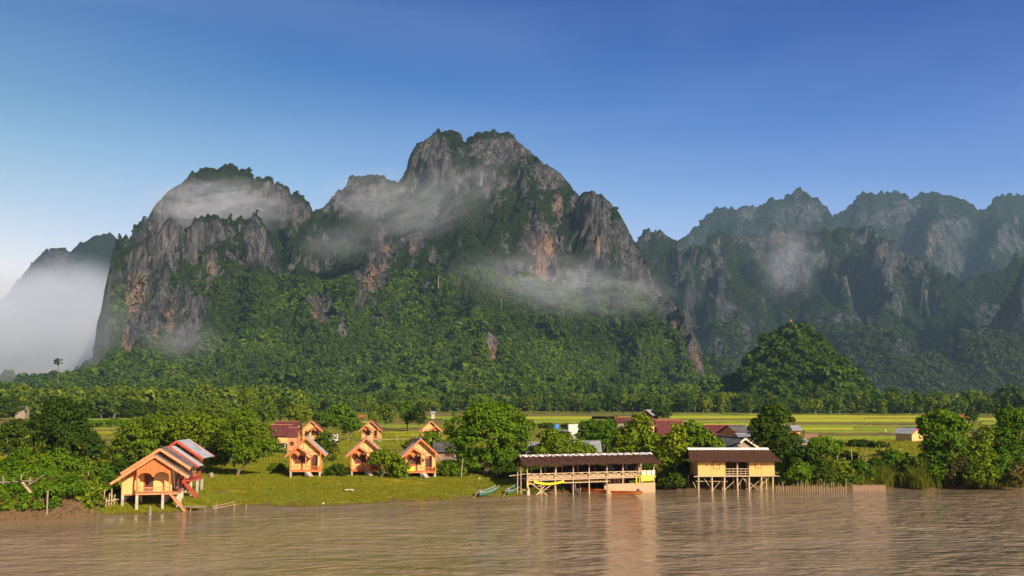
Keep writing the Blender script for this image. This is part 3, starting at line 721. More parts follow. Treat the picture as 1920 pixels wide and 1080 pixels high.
# ================================================================== building kit
def m_simple(name, c1, c2, scale=(3, 3, 3), rough=0.8, bump=0.3, nscale=1.0, spec=0.25, dist=0.02, extra=None):
    n = NT(name); v = n.coords(scale)
    oi = n.n('ShaderNodeObjectInfo')
    f = n.noise(v, nscale, 6, 0.65, 0.3)
    f2 = n.math('ADD', f, n.math('MULTIPLY', n.math('SUBTRACT', oi.outputs['Random'], 0.5), 0.14))
    c = n.ramp(f2, [(0.32, c1), (0.68, c2)])
    if extra:
        e = n.ramp(n.noise(n.coords((1.3, 1.3, 1.3)), 1.6, 5, 0.7), [(extra[1], (0, 0, 0)), (extra[1] + 0.12, (1, 1, 1))])
        c = n.mix(e, c, extra[0])
    return n.pbr(c, rough, f, bump, dist, spec)
M['cream'] = m_simple('cream_woven_wall', (0.56, 0.34, 0.125), (0.74, 0.48, 0.19), (5, 5, 24), 0.85, 0.35)
M['yellowwall'] = m_simple('yellow_bamboo_wall', (0.52, 0.31, 0.09), (0.72, 0.46, 0.15), (6, 6, 30), 0.8, 0.4)
M['orange'] = m_simple('orange_stained_wood', (0.44, 0.12, 0.030), (0.62, 0.20, 0.055), (9, 9, 2), 0.65, 0.3)
M['redwood'] = m_simple('red_painted_wood', (0.36, 0.05, 0.03), (0.50, 0.09, 0.05), (9, 9, 2), 0.6, 0.3)
M['pinkwood'] = m_simple('pale_orange_wood', (0.48, 0.19, 0.075), (0.62, 0.28, 0.12), (7, 7, 2), 0.7, 0.3)
M['darkwood'] = m_simple('dark_brown_wood', (0.055, 0.022, 0.014), (0.13, 0.05, 0.03), (8, 8, 2), 0.6, 0.3)
M['greywood'] = m_simple('weathered_grey_wood', (0.17, 0.135, 0.10), (0.34, 0.27, 0.20), (9, 9, 1.5), 0.9, 0.4)
M['concrete'] = m_simple('stained_concrete', (0.34, 0.28, 0.20), (0.55, 0.48, 0.37), (2, 2, 1), 0.9, 0.3, extra=((0.16, 0.12, 0.08), 0.6))
M['whitewall'] = m_simple('pale_plaster', (0.52, 0.47, 0.40), (0.68, 0.62, 0.54), (0.8, 0.8, 0.8), 0.9, 0.1, extra=((0.38, 0.33, 0.27), 0.62))
M['tin'] = m_simple('corrugated_tin', (0.20, 0.20, 0.21), (0.37, 0.37, 0.38), (1.2, 1.2, 1.2), 0.45, 0.15, spec=0.5, extra=((0.22, 0.12, 0.07), 0.63))
M['darktin'] = m_simple('old_dark_tin', (0.055, 0.048, 0.045), (0.16, 0.145, 0.14), (1.2, 1.2, 1.2), 0.6, 0.2, extra=((0.16, 0.07, 0.035), 0.6))
M['maroon'] = m_simple('maroon_roof', (0.085, 0.022, 0.022), (0.17, 0.05, 0.045), (2, 2, 2), 0.55, 0.2)
M['thatch'] = m_simple('brown_thatch', (0.016, 0.007, 0.004), (0.100, 0.042, 0.020), (14, 1.6, 1.6), 0.95, 1.0, dist=0.12)
M['straw'] = m_simple('straw_blades', (0.02, 0.009, 0.005), (0.24, 0.12, 0.055), (4, 4, 4), 0.95, 0.2)
M['bamboo'] = m_simple('dry_bamboo', (0.36, 0.24, 0.13), (0.62, 0.47, 0.30), (6, 6, 6), 0.6, 0.2)
M['mat'] = m_simple('woven_mat', (0.33, 0.20, 0.11), (0.54, 0.36, 0.21), (16, 16, 1.2), 0.85, 0.5)
M['shadewood'] = m_simple('shade_dark_wood', (0.012, 0.009, 0.007), (0.035, 0.024, 0.018), (8, 8, 2), 0.8, 0.3)  # near-black base colour with interior shade painted in
M['brownmat'] = m_simple('brown_woven_mat', (0.15, 0.09, 0.055), (0.28, 0.18, 0.11), (10, 10, 2), 0.9, 0.5)
M['capwhite'] = m_simple('white_ridge_sheet', (0.55, 0.52, 0.48), (0.80, 0.77, 0.72), (1.5, 1.5, 1.5), 0.5, 0.1, extra=((0.48, 0.22, 0.10), 0.60))
M['yellow'] = m_simple('yellow_paper', (0.80, 0.55, 0.02), (0.90, 0.68, 0.05), (3, 3, 3), 0.7, 0.1)
M['teal'] = m_simple('teal_boat_paint', (0.030, 0.11, 0.07), (0.06, 0.18, 0.115), (3, 3, 3), 0.5, 0.1)
M['orangeboat'] = m_simple('orange_boat_paint', (0.62, 0.16, 0.02), (0.75, 0.26, 0.03), (3, 3, 3), 0.45, 0.1)
M['redboat'] = m_simple('red_boat_paint', (0.35, 0.05, 0.03), (0.5, 0.09, 0.04), (3, 3, 3), 0.5, 0.1)
M['pale'] = m_simple('pale_board', (0.62, 0.52, 0.34), (0.76, 0.66, 0.46), (3, 3, 3), 0.8, 0.1)
M['metal'] = m_simple('grey_metal', (0.10, 0.10, 0.11), (0.30, 0.30, 0.32), (5, 5, 5), 0.4, 0.1, spec=0.6)
M['blue'] = m_simple('blue_plastic', (0.03, 0.16, 0.50), (0.05, 0.24, 0.62), (3, 3, 3), 0.4, 0.1)
M['redcloth'] = m_simple('red_cloth', (0.45, 0.015, 0.02), (0.60, 0.03, 0.03), (3, 3, 3), 0.9, 0.1)
M['greencloth'] = m_simple('grey_green_cloth', (0.05, 0.09, 0.08), (0.10, 0.16, 0.14), (3, 3, 3), 0.9, 0.1)
M['bark'] = m_simple('tree_bark', (0.09, 0.065, 0.042), (0.21, 0.16, 0.11), (4, 4, 1), 0.95, 0.6)
M['stone'] = m_simple('rubble_stone', (0.22, 0.18, 0.14), (0.46, 0.38, 0.30), (2, 2, 2), 0.95, 0.4)

class MB:
    def __init__(s): s.V = []; s.F = []
    def add(s, V, F):
        o = len(s.V); s.V += [tuple(v) for v in V]; s.F += [tuple(i + o for i in f) for f in F]; return s
    def box(s, x0, x1, y0, y1, z0, z1):
        V = [(x, y, z) for z in (z0, z1) for y in (y0, y1) for x in (x0, x1)]
        return s.add(V, [(0, 2, 3, 1), (4, 5, 7, 6), (0, 1, 5, 4), (2, 6, 7, 3), (0, 4, 6, 2), (1, 3, 7, 5)])
    def beam(s, a, b, w, h=None):
        h = h or w; a = Vector(a); b = Vector(b); d = (b - a).normalized()
        u = d.cross(Vector((0, 0, 1)))
        if u.length < 1e-3: u = Vector((1, 0, 0))
        u.normalize(); v = u.cross(d)
        V = [p + u * i * w / 2 + v * j * h / 2 for p in (a, b) for i, j in ((-1, -1), (1, -1), (1, 1), (-1, 1))]
        return s.add(V, [(3, 2, 1, 0), (4, 5, 6, 7), (0, 1, 5, 4), (1, 2, 6, 5), (2, 3, 7, 6), (3, 0, 4, 7)])
    def tube(s, pts, rads, n=7, caps=True):
        rings = []; V = []
        for i, p in enumerate(pts):
            p = Vector(p); q = Vector(pts[min(i + 1, len(pts) - 1)]) - Vector(pts[max(i - 1, 0)]); q.normalize()
            u = q.cross(Vector((0.13, 0.31, 1)));
            if u.length < 1e-3: u = Vector((1, 0, 0))
            u.normalize(); w = u.cross(q)
            V += [p + (u * math.cos(2 * math.pi * k / n) + w * math.sin(2 * math.pi * k / n)) * rads[i] for k in range(n)]
        F = [(i * n + k, i * n + (k + 1) % n, (i + 1) * n + (k + 1) % n, (i + 1) * n + k) for i in range(len(pts) - 1) for k in range(n)]
        if caps: F += [tuple(range(n))[::-1], tuple((len(pts) - 1) * n + k for k in range(n))]
        return s.add(V, F)
    def prism(s, poly, y0, y1):
        """poly of (x, z), extruded along y"""
        n = len(poly)
        V = [(x, y0, z) for x, z in poly] + [(x, y1, z) for x, z in poly]
        F = [tuple(range(n)), tuple(range(n, 2 * n))[::-1]] + [(i, i + n, (i + 1) % n + n, (i + 1) % n) for i in range(n)]
        return s.add(V, F)
    def slab(s, a, b, c, d, t, waves=0, amp=0.02, nv=1, sag=0.0, jag=0.0):
        """roof sheet: a-b along the eave, d-c along the ridge; waves run up the slope"""
        a, b, c, d = map(Vector, (a, b, c, d)); nrm = (b - a).cross(d - a).normalized()
        nu = max(1, waves * 2)
        V = []; F = []
        for lay in (0, 1):
            for j in range(nv + 1):
                for i in range(nu + 1):
                    u, v = i / nu, j / nv
                    p = (a * (1 - u) + b * u) * (1 - v) + (d * (1 - u) + c * u) * v
                    off = (t if lay == 0 else 0.0) + (amp * (1 if i % 2 else -1) if waves and lay == 0 else 0)
                    off -= sag * 4 * v * (1 - v)
                    if jag and j == 0: p = p + (a - d).normalized() * random.uniform(-jag, jag)
                    V.append(p + nrm * off)
        w = nu + 1; L = w * (nv + 1)
        for j in range(nv):
            for i in range(nu):
                q = j * w + i
                F.append((q, q + 1, q + 1 + w, q + w)); F.append((L + q + w, L + q + 1 + w, L + q + 1, L + q))
        for i in range(nu):
            F.append((i + 1, i, L + i, L + i + 1)); q = nv * w + i; F.append((q, q + 1, L + q + 1, L + q))
        for j in range(nv):
            q = j * w; F.append((q, q + w, L + q + w, L + q)); q = j * w + nu; F.append((q + w, q, L + q, L + q + w))
        return s.add(V, F)
    def build(s, name, mat, parent=None, kind=None):
        me = bpy.data.meshes.new(name); me.from_pydata([tuple(v) for v in s.V], [], s.F); me.materials.append(M[mat] if isinstance(mat, str) else mat)
        me.update()
        return link_mesh(name, me, parent, kind=kind)
def box(name, mat, par, *a): return MB().box(*a).build(name, mat, par)
def beam(name, mat, par, a, b, w, h=None): return MB().beam(a, b, w, h).build(name, mat, par)
def pole(name, mat, par, a, b, r, n=6):
    a = Vector(a); b = Vector(b); m = (a + b) / 2 + Vector((random.uniform(-1, 1), random.uniform(-1, 1), 0)) * r * 0.6
    return MB().tube([a, m, b], [r * 1.1, r, r * 0.9], n).build(name, mat, par)
def gable_roof(par, x0, x1, xr, y0, y1, z0l, z0r, zr, mat, t=0.05, waves=14, barge=None, name='roof_panel', sag=0):
    """ridge along y at x=xr; eaves at x0 (z0l) and x1 (z0r)"""
    MB().slab((x0, y1, z0l), (x0, y0, z0l), (xr, y0, zr), (xr, y1, zr), t, waves, 0.025, 2, sag).build(name, mat, par)
    MB().slab((x1, y0, z0r), (x1, y1, z0r), (xr, y1, zr), (xr, y0, zr), t, waves, 0.025, 2, sag).build(name, mat, par)
    MB().box(xr - 0.12, xr + 0.12, y0 - 0.02, y1 + 0.02, zr + t, zr + t + 0.05).build('ridge_cap', mat, par)
    if barge:
        for yy in (y0 - 0.03, y1 + 0.03):
            for xx, zz in ((x0, z0l), (x1, z0r)):
                beam('bargeboard', barge, par, (xx, yy, zz - 0.04), (xr, yy, zr - 0.04), 0.05, 0.20)
def arch_panel(x0, x1, z0, arches, apex, zl, zr, seg=8):
    """board under a gable with arched openings: arches = [(xa, xb, ztop)], z0 = bottom level"""
    pts = [(x0, z0)]
    for xa, xb, zt in arches:
        pts.append((xa, z0))
        for k in range(1, seg):
            th = math.pi * (1 - k / seg)
            pts.append(((xa + xb) / 2 + (xb - xa) / 2 * math.cos(th), z0 + (zt - z0) * math.sin(th)))
        pts.append((xb, z0))
    pts += [(x1, z0), (x1, zr), apex, (x0, zl)]
    return pts
def railing(par, a, b, z, h, mat, bays=3, name='railing'):
    a = Vector(a); b = Vector(b); m = MB()
    up = Vector((0, 0, 1))
    m.beam(a + up * (z + h), b + up * (z + h), 0.06); m.beam(a + up * (z + 0.08), b + up * (z + 0.08), 0.05)
    for k in range(bays):
        p = a.lerp(b, k / bays); q = a.lerp(b, (k + 1) / bays)
        m.beam(p + up * (z + 0.08), q + up * (z + h), 0.035); m.beam(p + up * (z + h), q + up * (z + 0.08), 0.03)
        if k: m.beam(p + up * z, p + up * (z + h), 0.045)
    return m.build(name, mat, par)
def ladder(par, a, b, w, mat, n=6, name='stairs'):
    a = Vector(a); b = Vector(b); d = (b - a); side = Vector((-d.y, d.x, 0))
    side = side.normalized() * w / 2 if side.length > 0.01 else Vector((w / 2, 0, 0))
    o = MB().beam(a - side, b - side, 0.06, 0.14).beam(a + side, b + side, 0.06, 0.14).build(name, mat, par)
    for k in range(1, n):
        p = a.lerp(b, k / n)
        MB().beam(p - side * 1.05, p + side * 1.05, 0.04, 0.16).build('step', mat, o)
    return o
def window(par, x0, x1, z0, z1, y, mat='darkwood', frame='orange', leaves=2):
    f = MB()
    t = 0.06
    f.box(x0 - t, x1 + t, y - 0.06, y - 0.002, z1, z1 + t).box(x0 - t, x1 + t, y - 0.06, y - 0.002, z0 - t, z0).box(x0 - t, x0, y - 0.06, y - 0.002, z0, z1).box(x1, x1 + t, y - 0.06, y - 0.002, z0, z1)
    fo = f.build('window', frame, par)
    for k in range(leaves):
        a = x0 + (x1 - x0) * k / leaves; b = x0 + (x1 - x0) * (k + 1) / leaves
        box('shutter', mat, fo, a + 0.01, b - 0.01, y - 0.035, y - 0.003, z0 + 0.01, z1 - 0.01)
    return fo
def door(par, x0, x1, z0, z1, y, mat='darkwood', frame='orange'):
    d = box('door', mat, par, x0, x1, y - 0.05, y - 0.003, z0, z1)
    MB().box(x0 - 0.07, x0, y - 0.07, y - 0.001, z0, z1 + 0.06).box(x1, x1 + 0.07, y - 0.07, y - 0.001, z0, z1 + 0.06).box(x0, x1, y - 0.07, y - 0.001, z1, z1 + 0.06).build('door_frame', frame, d)
    return d

# ------------------------------------------------------------------ bungalow with a small porch gable
def bungalow(label, loc, rz=0, m=1, roof='tin', trim='orange', group='bungalows on stilts', stairs=True):
    t = empty('bungalow', loc, rz, label, 'bungalow', group)
    fz = 0.72; W = 1.75; ez = fz + 1.62; rzz = fz + 3.72; ex = 2.35; sl = (rzz - ez) / ex
    wt = rzz - W * sl
    box('floor', trim, t, -W - 0.05, W + 0.05, -1.05, 3.1, fz - 0.14, fz)
    for x in (-W + .12, 0.05 * m, W - .12):
        for y in (-0.93, 1.1, 2.9):
            MB().tube([(x, y, -0.3), (x, y, fz - 0.141)], [0.13, 0.12], 8).build('post', 'concrete', t)
    box('wall', 'cream', t, -W, W, 0, 0.08, fz, wt - 0.06)
    for sx in (-1, 1): box('wall', 'cream', t, min(sx * W, sx * (W - .08)), max(sx * W, sx * (W - .08)), 0.081, 2.92, fz, wt - 0.06)
    box('wall', 'cream', t, -W, W, 2.921, 3.0, fz, wt - 0.06)
    for yy in ((0.0, 0.08), (2.92, 3.0)):
        MB().prism([(-W, wt - 0.06), (W, wt - 0.06), (W, wt - .059), (0, rzz - 0.03), (-W, wt - .059)], *yy).build('gable_board', 'cream', t)
    for x in (-0.9, -0.3, 0.3, 0.9): box('batten', 'darkwood', t, x - 0.02, x + 0.02, -0.02, -0.001, wt - 0.05, rzz - abs(x) * sl - 0.12)
    box('tie_beam', trim, t, -W, W, -0.05, -0.021, wt - 0.14, wt - 0.05)
    for x in (-W, W): box('corner_board', trim, t, x - 0.05, x + 0.05, -0.04, 0.0, fz, wt - 0.15)
    window(t, *sorted((-1.25 * m, 0.05 * m)), fz + 0.75, fz + 1.62, 0.0)
    door(t, *sorted((0.62 * m, 1.32 * m)), fz, fz + 1.72, 0.0)
    box('batten', 'darkwood', t, -0.35 * m - .02, -0.35 * m + .02, -0.025, -0.001, fz, fz + 0.74)
    gable_roof(t, -ex, ex, 0, -0.55, 3.5, ez, ez, rzz, roof, barge=trim)
    # porch gable, off centre
    ax = -0.85 * m; az = fz + 2.72; lx = -2.3 * m; rx = 0.85 * m
    lz = ez; rz_ = fz + 1.62
    xa, xb = sorted((lx, rx)); za, zb = (lz, rz_) if lx < rx else (rz_, lz)
    MB().slab((xa, -0.6, za), (xa, -1.45, za), (ax, -1.45, az), (ax, -0.6, az), 0.05, 4, 0.02).build('porch_roof', roof, t)
    MB().slab((xb, -1.45, zb), (xb, -0.6, zb), (ax, -0.6, az), (ax, -1.45, az), 0.05, 4, 0.02).build('porch_roof', roof, t)
    for xx, zz in ((xa, za), (xb, zb)): beam('bargeboard', trim, t, (xx, -1.48, zz - 0.04), (ax, -1.48, az - 0.04), 0.05, 0.18)
    p0, p1 = sorted((-W * m, 0.05 * m)); mid = (p0 + p1) / 2
    zt = fz + 1.55
    hz = lambda x: az - abs(x - ax) * ((az - (za if x < ax else zb)) / abs((xa if x < ax else xb) - ax)) - 0.06
    MB().prism(arch_panel(p0, p1, zt, [(p0 + .08, mid - .04, zt + .42), (mid + .04, p1 - .08, zt + .42)], (ax, az - 0.06), hz(p0), hz(p1)), -1.03, -0.97).build('porch_gable', 'orange', t)
    for x in (-W + 0.05, 0.05 * m, W - 0.05): box('porch_post', trim, t, x - 0.055, x + 0.055, -1.0 - .055, -1.0 + .055, fz, fz + 1.56 if abs(x) < 1 or x * m < 0 else fz + 2.2)
    railing(t, (-W + 0.1, -0.99, 0), (0.0, -0.99, 0), fz, 0.48, trim, 2); railing(t, (0.1, -0.99, 0), (W - 0.1, -0.99, 0), fz, 0.48, trim, 2)
    for sx in (-1, 1): railing(t, (sx * (W - .03), -0.9, 0), (sx * (W - .03), -0.03, 0), fz, 0.48, trim, 1)
    if stairs: ladder(t, (0.25 * m, -1.12, fz - 0.05), (0.75 * m, -1.75, 0.02), 0.5, 'concrete', 4)
    return t
def put(px, py, **k):
    p = grown(px, py); return p
h1 = bungalow('cream bungalow with two porch arches and a silver roof edge, nearest the leaning yellow-green tree', put(573, 893), rz=0.14)
b2 = copy_tree(h1); b2.location = put(686, 892); b2['label'] = 'cream bungalow half screened by the small yellow-green tree at its right corner'
b3 = copy_tree(h1); b3.location = put(788, 895); b3['label'] = 'cream bungalow with a yellow panel on its porch, left of the huge green tree'
yp = MB().box(-1.62, -0.75, -1.12, -1.05, 0.80, 1.32).build('porch_banner', 'yellow', b3); yp['label'] = 'yellow panel'
bx = MB().box(-1.62, -0.75, -1.10, -1.04, 1.36, 1.62).build('porch_board', 'redwood', b3)
wm = None
s2 = bungalow('small far bungalow standing alone on the wet field behind the second front bungalow', put(695, 829), roof='maroon', trim='pinkwood')
s1 = bungalow('far bungalow with a maroon roof, its twin gables beside the long maroon roofs', put(584, 830), m=-1, roof='maroon', trim='pinkwood', rz=0.10)
s3 = copy_tree(s1); s3.location = put(808, 830); s3['label'] = 'far bungalow half hidden behind the left side of the huge green tree'

# ------------------------------------------------------------------ the three larger huts on the left bank
def river_hut(label, loc, trim, roof, rz=0.0, post_h=1.45, front_trim=None):
    t = empty('stilt_hut', loc, rz, label, 'hut', 'river huts in a row on the left bank')
    ft = front_trim or trim
    fz = post_h; sl = 0.66; az = fz + 3.2
    z = lambda x: az - abs(x) * sl
    L, Rr, D = -2.8, 2.0, 3.4
    for x, y in ((-2.7, 0.1), (-1.38, -0.9), (0.75, -0.9), (1.95, -0.5), (-2.7, 1.7), (-1.4, 1.7), (0.75, 1.7), (1.95, 1.7), (-2.7, 3.3), (0.75, 3.3), (1.95, 3.3)):
        MB().box(x - 0.11, x + 0.11, y - 0.11, y + 0.11, -1.0, fz - 0.181).build('post', 'concrete', t)
    box('floor', trim, t, -1.5, Rr + 0.05, -1.05, D + 0.05, fz - 0.18, fz - 0.03)
    box('floor', trim, t, L - 0.03, -1.501, 0.0, D, fz - 0.28, fz - 0.16)
    box('wall', 'cream', t, L, -1.45, 0.0, 0.08, fz - 0.159, z(L) - 0.1)
    box('wall', 'cream', t, L, L + 0.08, 0.081, D, fz - 0.159, z(L) - 0.1)
    box('corner_board', ft, t, L - 0.03, L + 0.03, -0.04, -0.001, fz - 0.3, z(L) - 0.1)
    box('wall', 'cream', t, -1.45, 1.3, 0.6, 0.68, fz - 0.029, fz + 1.9)
    box('wall', 'cream', t, -1.45, -1.37, -0.0, 0.599, fz - 0.029, fz + 1.9)
    box('wall', 'cream', t, 1.22, 1.3, 0.681, D, fz - 0.029, fz + 2.1)
    box('wall', 'cream', t, L + 0.081, 1.219, D - .08, D - 0.001, fz - 0.029, fz + 1.3)
    for yy in (D - 0.08,): MB().prism([(L + .1, fz + 1.301), (Rr, fz + 1.301), (Rr, z(Rr) - .08), (0, az - 0.08), (L + .1, z(L) - .08)], yy, yy + 0.07).build('gable_board', 'cream', t)
    MB().prism([(L + .02, z(L) - 0.099), (-1.5, z(L) - 0.099), (-1.5, z(1.5) - 0.09)], -0.03, 0.05).build('gable_board', ft, t)
    d = door(t, -1.0, -0.6, fz - 0.02, fz + 1.45, 0.6, frame=ft)
    box('door_leaf', 'darkwood', d, -0.58, -0.25, 0.5, 0.53, fz - 0.02, fz + 1.45)
    # arched front under the gable
    zt = fz + 1.35
    MB().prism(arch_panel(-1.48, 1.32, zt, [(-1.36, -0.2, zt + .36), (-0.02, 1.22, zt + .42)], (0, az - .12), z(1.48) - .1, z(1.32) - .1), -0.96, -0.90).build('porch_gable', ft, t)
    for x in (-1.43, 1.27): box('porch_post', ft, t, x - 0.06, x + 0.06, -0.99, -0.87, fz - 0.03, zt)
    box('porch_post', 'darkwood', t, 1.9, 2.02, -0.60, -0.48, fz - 0.03, z(1.95) - 0.1)
    for x in (-1.1, -0.75, -0.4, 0.35, 0.7, 1.0): box('batten', 'redwood', t, x - 0.015, x + 0.015, -0.975, -0.961, zt + 0.5, z(x) - 0.2)
    railing(t, (-1.35, -0.93, 0), (1.2, -0.93, 0), fz, 0.42, 'pinkwood', 5); railing(t, (1.95, -0.4, 0), (1.95, 2.8, 0), fz, 0.55, 'redwood', 4)
    railing(t, (-1.43, -0.85, 0), (-1.43, -0.05, 0), fz, 0.42, 'pinkwood', 1)
    ladder(t, (1.38, -1.0, fz - 0.1), (1.38 + fz * 0.85, -1.15, -0.1), 0.6, trim, 8)
    e0, e1 = -3.55, 2.9
    MB().slab((e0, 0.3, z(e0)), (e0, -1.3, z(e0)), (0, -1.3, az), (0, 0.3, az), 0.05, 7, 0.02).build('porch_roof', roof, t)
    MB().slab((e1, -1.3, z(e1)), (e1, 0.3, z(e1)), (0, 0.3, az), (0, -1.3, az), 0.05, 7, 0.02).build('porch_roof', roof, t)
    for e in (e0, e1): beam('bargeboard', trim if not front_trim else 'pinkwood', t, (e, -1.34, z(e) - .04), (0, -1.34, az - .04), 0.05, 0.22)
    u = 0.52; cx = 0.25
    MB().slab((-2.95, D + 0.6, az + u - 3.2 * sl), (-2.95, 0.1, az + u - 3.2 * sl), (cx, 0.1, az + u), (cx, D + 0.6, az + u), 0.05, 18, 0.02).build('roof_panel', roof, t)
    MB().slab((2.9, 0.1, az + u - 2.65 * sl), (2.9, D + 0.6, az + u - 2.65 * sl), (cx, D + 0.6, az + u), (cx, 0.1, az + u), 0.05, 18, 0.02).build('roof_panel', roof, t)
    for e, w in ((-2.95, 3.2), (2.9, 2.65)):
        for yy in (0.06, D + 0.64): beam('bargeboard', trim, t, (e, yy, az + u - w * sl - .05), (cx, yy, az + u - .05), 0.05, 0.24)
    return t
pA = at(288, 854, 93.2); pz = pA.z; pA.y = 94.4; pA.x *= 1.004; pA.z = gz(pA.x, 93.0)
hA = river_hut('large orange and cream stilt hut at the river edge with arched porch and ladder', pA, 'pinkwood', 'darktin', post_h=(pz - pA.z) / 1.06 - 3.2, front_trim='orange', rz=0.22)
hA.scale = (1.06, 1.06, 1.06)
pB = at(318, 838, 99.0); pz = pB.z; pB.y = 100.3; pB.z = gz(pB.x, pB.y)
hB = river_hut('red trimmed stilt hut with silver roof, right behind the orange river hut', pB, 'redwood', 'tin', post_h=pz - pB.z - 3.2, rz=0.02)

# ------------------------------------------------------------------ thatch
M['straw_edge'] = M['straw']
def thatch_slope(par, a, b, c, d, t=0.16, name='thatch', n_straw=500, seed=0, jag=0.12):
    o = MB().slab(a, b, c, d, t, 24, 0.015, 6, 0.08, jag).build(name, 'thatch', par)
    r = np.random.default_rng(seed)
    a, b, c, d = [np.array(q, float) for q in (a, b, c, d)]
    u = r.random(n_straw); v = r.random(n_straw) ** 1.6 * 0.95
    P = ((a + (b - a) * u[:, None]) * (1 - v[:, None]) + (d + (c - d) * u[:, None]) * v[:, None])
    nrm = np.cross(b - a, d - a); nrm /= np.linalg.norm(nrm)
    down = (a - d) / np.linalg.norm(a - d); side = (b - a) / np.linalg.norm(b - a)
    P = P + nrm * (t - 0.10 * 4 * v * (1 - v))[:, None]
    ln = r.uniform(0.12, 0.38, n_straw)[:, None]; wd = r.uniform(0.012, 0.03, n_straw)[:, None]
    dd = down + side * r.normal(0, 0.22, (n_straw, 1)) + nrm * r.uniform(-0.02, 0.16, (n_straw, 1))
    V = np.stack([P - side * wd, P + side * wd, P + dd * ln + side * wd * .3, P + dd * ln - side * wd * .3], 1).reshape(-1, 3)
    me = np_mesh('thatch_straw', V, np.arange(n_straw * 4).reshape(-1, 4), M['straw'])
    link_mesh('thatch_straw', me, o, kind='stuff')
    return o
# ------------------------------------------------------------------ riverside restaurant
RA = on(989, 930, 0); RB = on(1227, 922, 0)
rang = math.atan2(RB.y - RA.y, RB.x - RA.x); RL = (RB - RA).length
rest = empty('riverside_restaurant', RA, rang, 'long open thatched restaurant deck on stilts over the river, hung with yellow lanterns', 'restaurant')
DZ, RT, EZ, RZ, DP = 1.68, 2.30, 3.30, 4.02, 4.2
fr = [(x - 989) / (1227 - 989) * RL for x in (989, 1014, 1040, 1072.5, 1102.5, 1135.5, 1166, 1198, 1227)]
for i, x in enumerate(fr):
    r_ = 0.105 if i == 2 else random.uniform(0.055, 0.075)
    pole('post', 'bamboo', rest, (x, 0, -0.8), (x + random.uniform(-.05, .05), 0, EZ - 0.05), r_)
    pole('post', 'bamboo', rest, (x + 0.4, DP, -0.2), (x + 0.4, DP, EZ + 0.1), 0.07)
    if i < 8: pole('post', 'bamboo', rest, (x + random.uniform(.5, 1.1), DP * 0.5, -0.8), (x + random.uniform(.5, 1.1), DP * .5, DZ - 0.1), 0.06)
for k in range(7):
    x = random.uniform(0.2, RL - 0.3); y = random.uniform(0.8, DP)
    pole('post', 'bamboo', rest, (x, y, -0.8), (x + random.uniform(-.1, .1), y, DZ - 0.11), random.uniform(0.035, 0.06))
for y, z in ((0, DZ - 0.05), (0, DZ - 0.42), (DP, DZ - 0.1)):
    pole('floor_beam', 'bamboo', rest, (-0.15, y - 0.08, z), (RL + 0.15 if z > 1.4 else RL * 0.62, y - 0.08, z + 0.03), 0.055)
n_pl = 28
for k in range(n_pl):                      # deck boards
    x0 = RL * k / n_pl
    box('floor_board', 'greywood', rest, x0 + 0.01, x0 + RL / n_pl - 0.01, 0.0, DP, DZ - 0.03, DZ + random.uniform(0, 0.012))
pole('railing', 'bamboo', rest, (-0.1, -0.06, RT), (RL * 0.5, -0.06, RT + 0.03), 0.045); pole('railing', 'bamboo', rest, (RL * 0.5, -0.06, RT + 0.03), (RL + 0.1, -0.06, RT), 0.045)
for i in range(8):
    a, b = fr[i], fr[i + 1]; m = (a + b) / 2
    bay = MB()
    for p, q in ((a, m), (m, b)):
        bay.beam((p, -0.05, DZ + 0.1), (q, -0.05, RT), 0.05, 0.05).beam((p, -0.03, RT), (q, -0.03, DZ + 0.1), 0.045, 0.045)
    bay.beam((m, -0.04, DZ), (m, -0.04, RT), 0.06); bay.beam((a, -0.05, DZ + 0.12), (b, -0.05, DZ + 0.12), 0.05)
    bay.build('railing', 'bamboo', rest)
    if i not in (7,): box('bench', 'mat', rest, a + 0.1, b - 0.1, 0.25, 0.75, DZ + 0.02, DZ + 0.38)
for q in ((0, 0, DZ - 0.2, 2.2, 0.0, 0.1), (2.1, 0.05, DZ - 0.35, 0.75, 0.0, 0.0)):
    pole('brace', 'bamboo', rest, (q[0] + 0.15, -0.1, q[2]), (q[3], -0.1 + q[4], q[5] - 0.1), 0.05)
pole('brace', 'bamboo', rest, (3.1, -0.12, DZ - 0.35), (0.9, -0.12, 0.0), 0.045)
pole('brace', 'bamboo', rest, (-0.9, 1.2, 0.35), (2.2, 0.6, 1.1), 0.05)
pole('jetty_pole', 'bamboo', rest, (-1.9, 0.5, RT - 0.18), (0.4, 0.3, RT + 0.05), 0.05); pole('jetty_pole', 'bamboo', rest, (-1.1, 0.2, -0.3), (-1.05, 0.2, DZ + 0.9), 0.05)
pole('jetty_pole', 'bamboo', rest, (-0.7, 0.1, -0.3), (-0.72, 0.1, EZ - 0.1), 0.05)
box('mat_wall', 'mat', rest, fr[5] + 0.05, RL + 0.05, -0.13, -0.08, -0.05, 1.02)
for x in np.linspace(fr[5] + 0.3, RL - 0.2, 9): box('batten', 'bamboo', rest, x - 0.02, x + 0.02, -0.16, -0.131, 0, 1.0 + random.uniform(-.04, .05))
for k in range(5):
    x = fr[5] + 0.4 + k * 0.55; box('mat_and_shade_panel', 'mat', rest, x, x + 0.42, 1.6 + 0.1 * (k % 2), 1.66 + 0.1 * (k % 2), 0.2, 1.45)
box('back_wall', 'shadewood', rest, fr[2], RL, DP + .1, DP + 0.16, DZ, DZ + 1.0)  # shade under the thatch is put into this wall's colour
for k in range(12): box('mat_and_shade_panel', 'shadewood', rest, fr[3] + k * .72, fr[3] + k * .72 + .66, DP - .3, DP - .26, 0.1 + .1 * (k % 3), DZ - .1)  # dark panels added so the sunlit space under the deck looks shaded
rd = 2.1
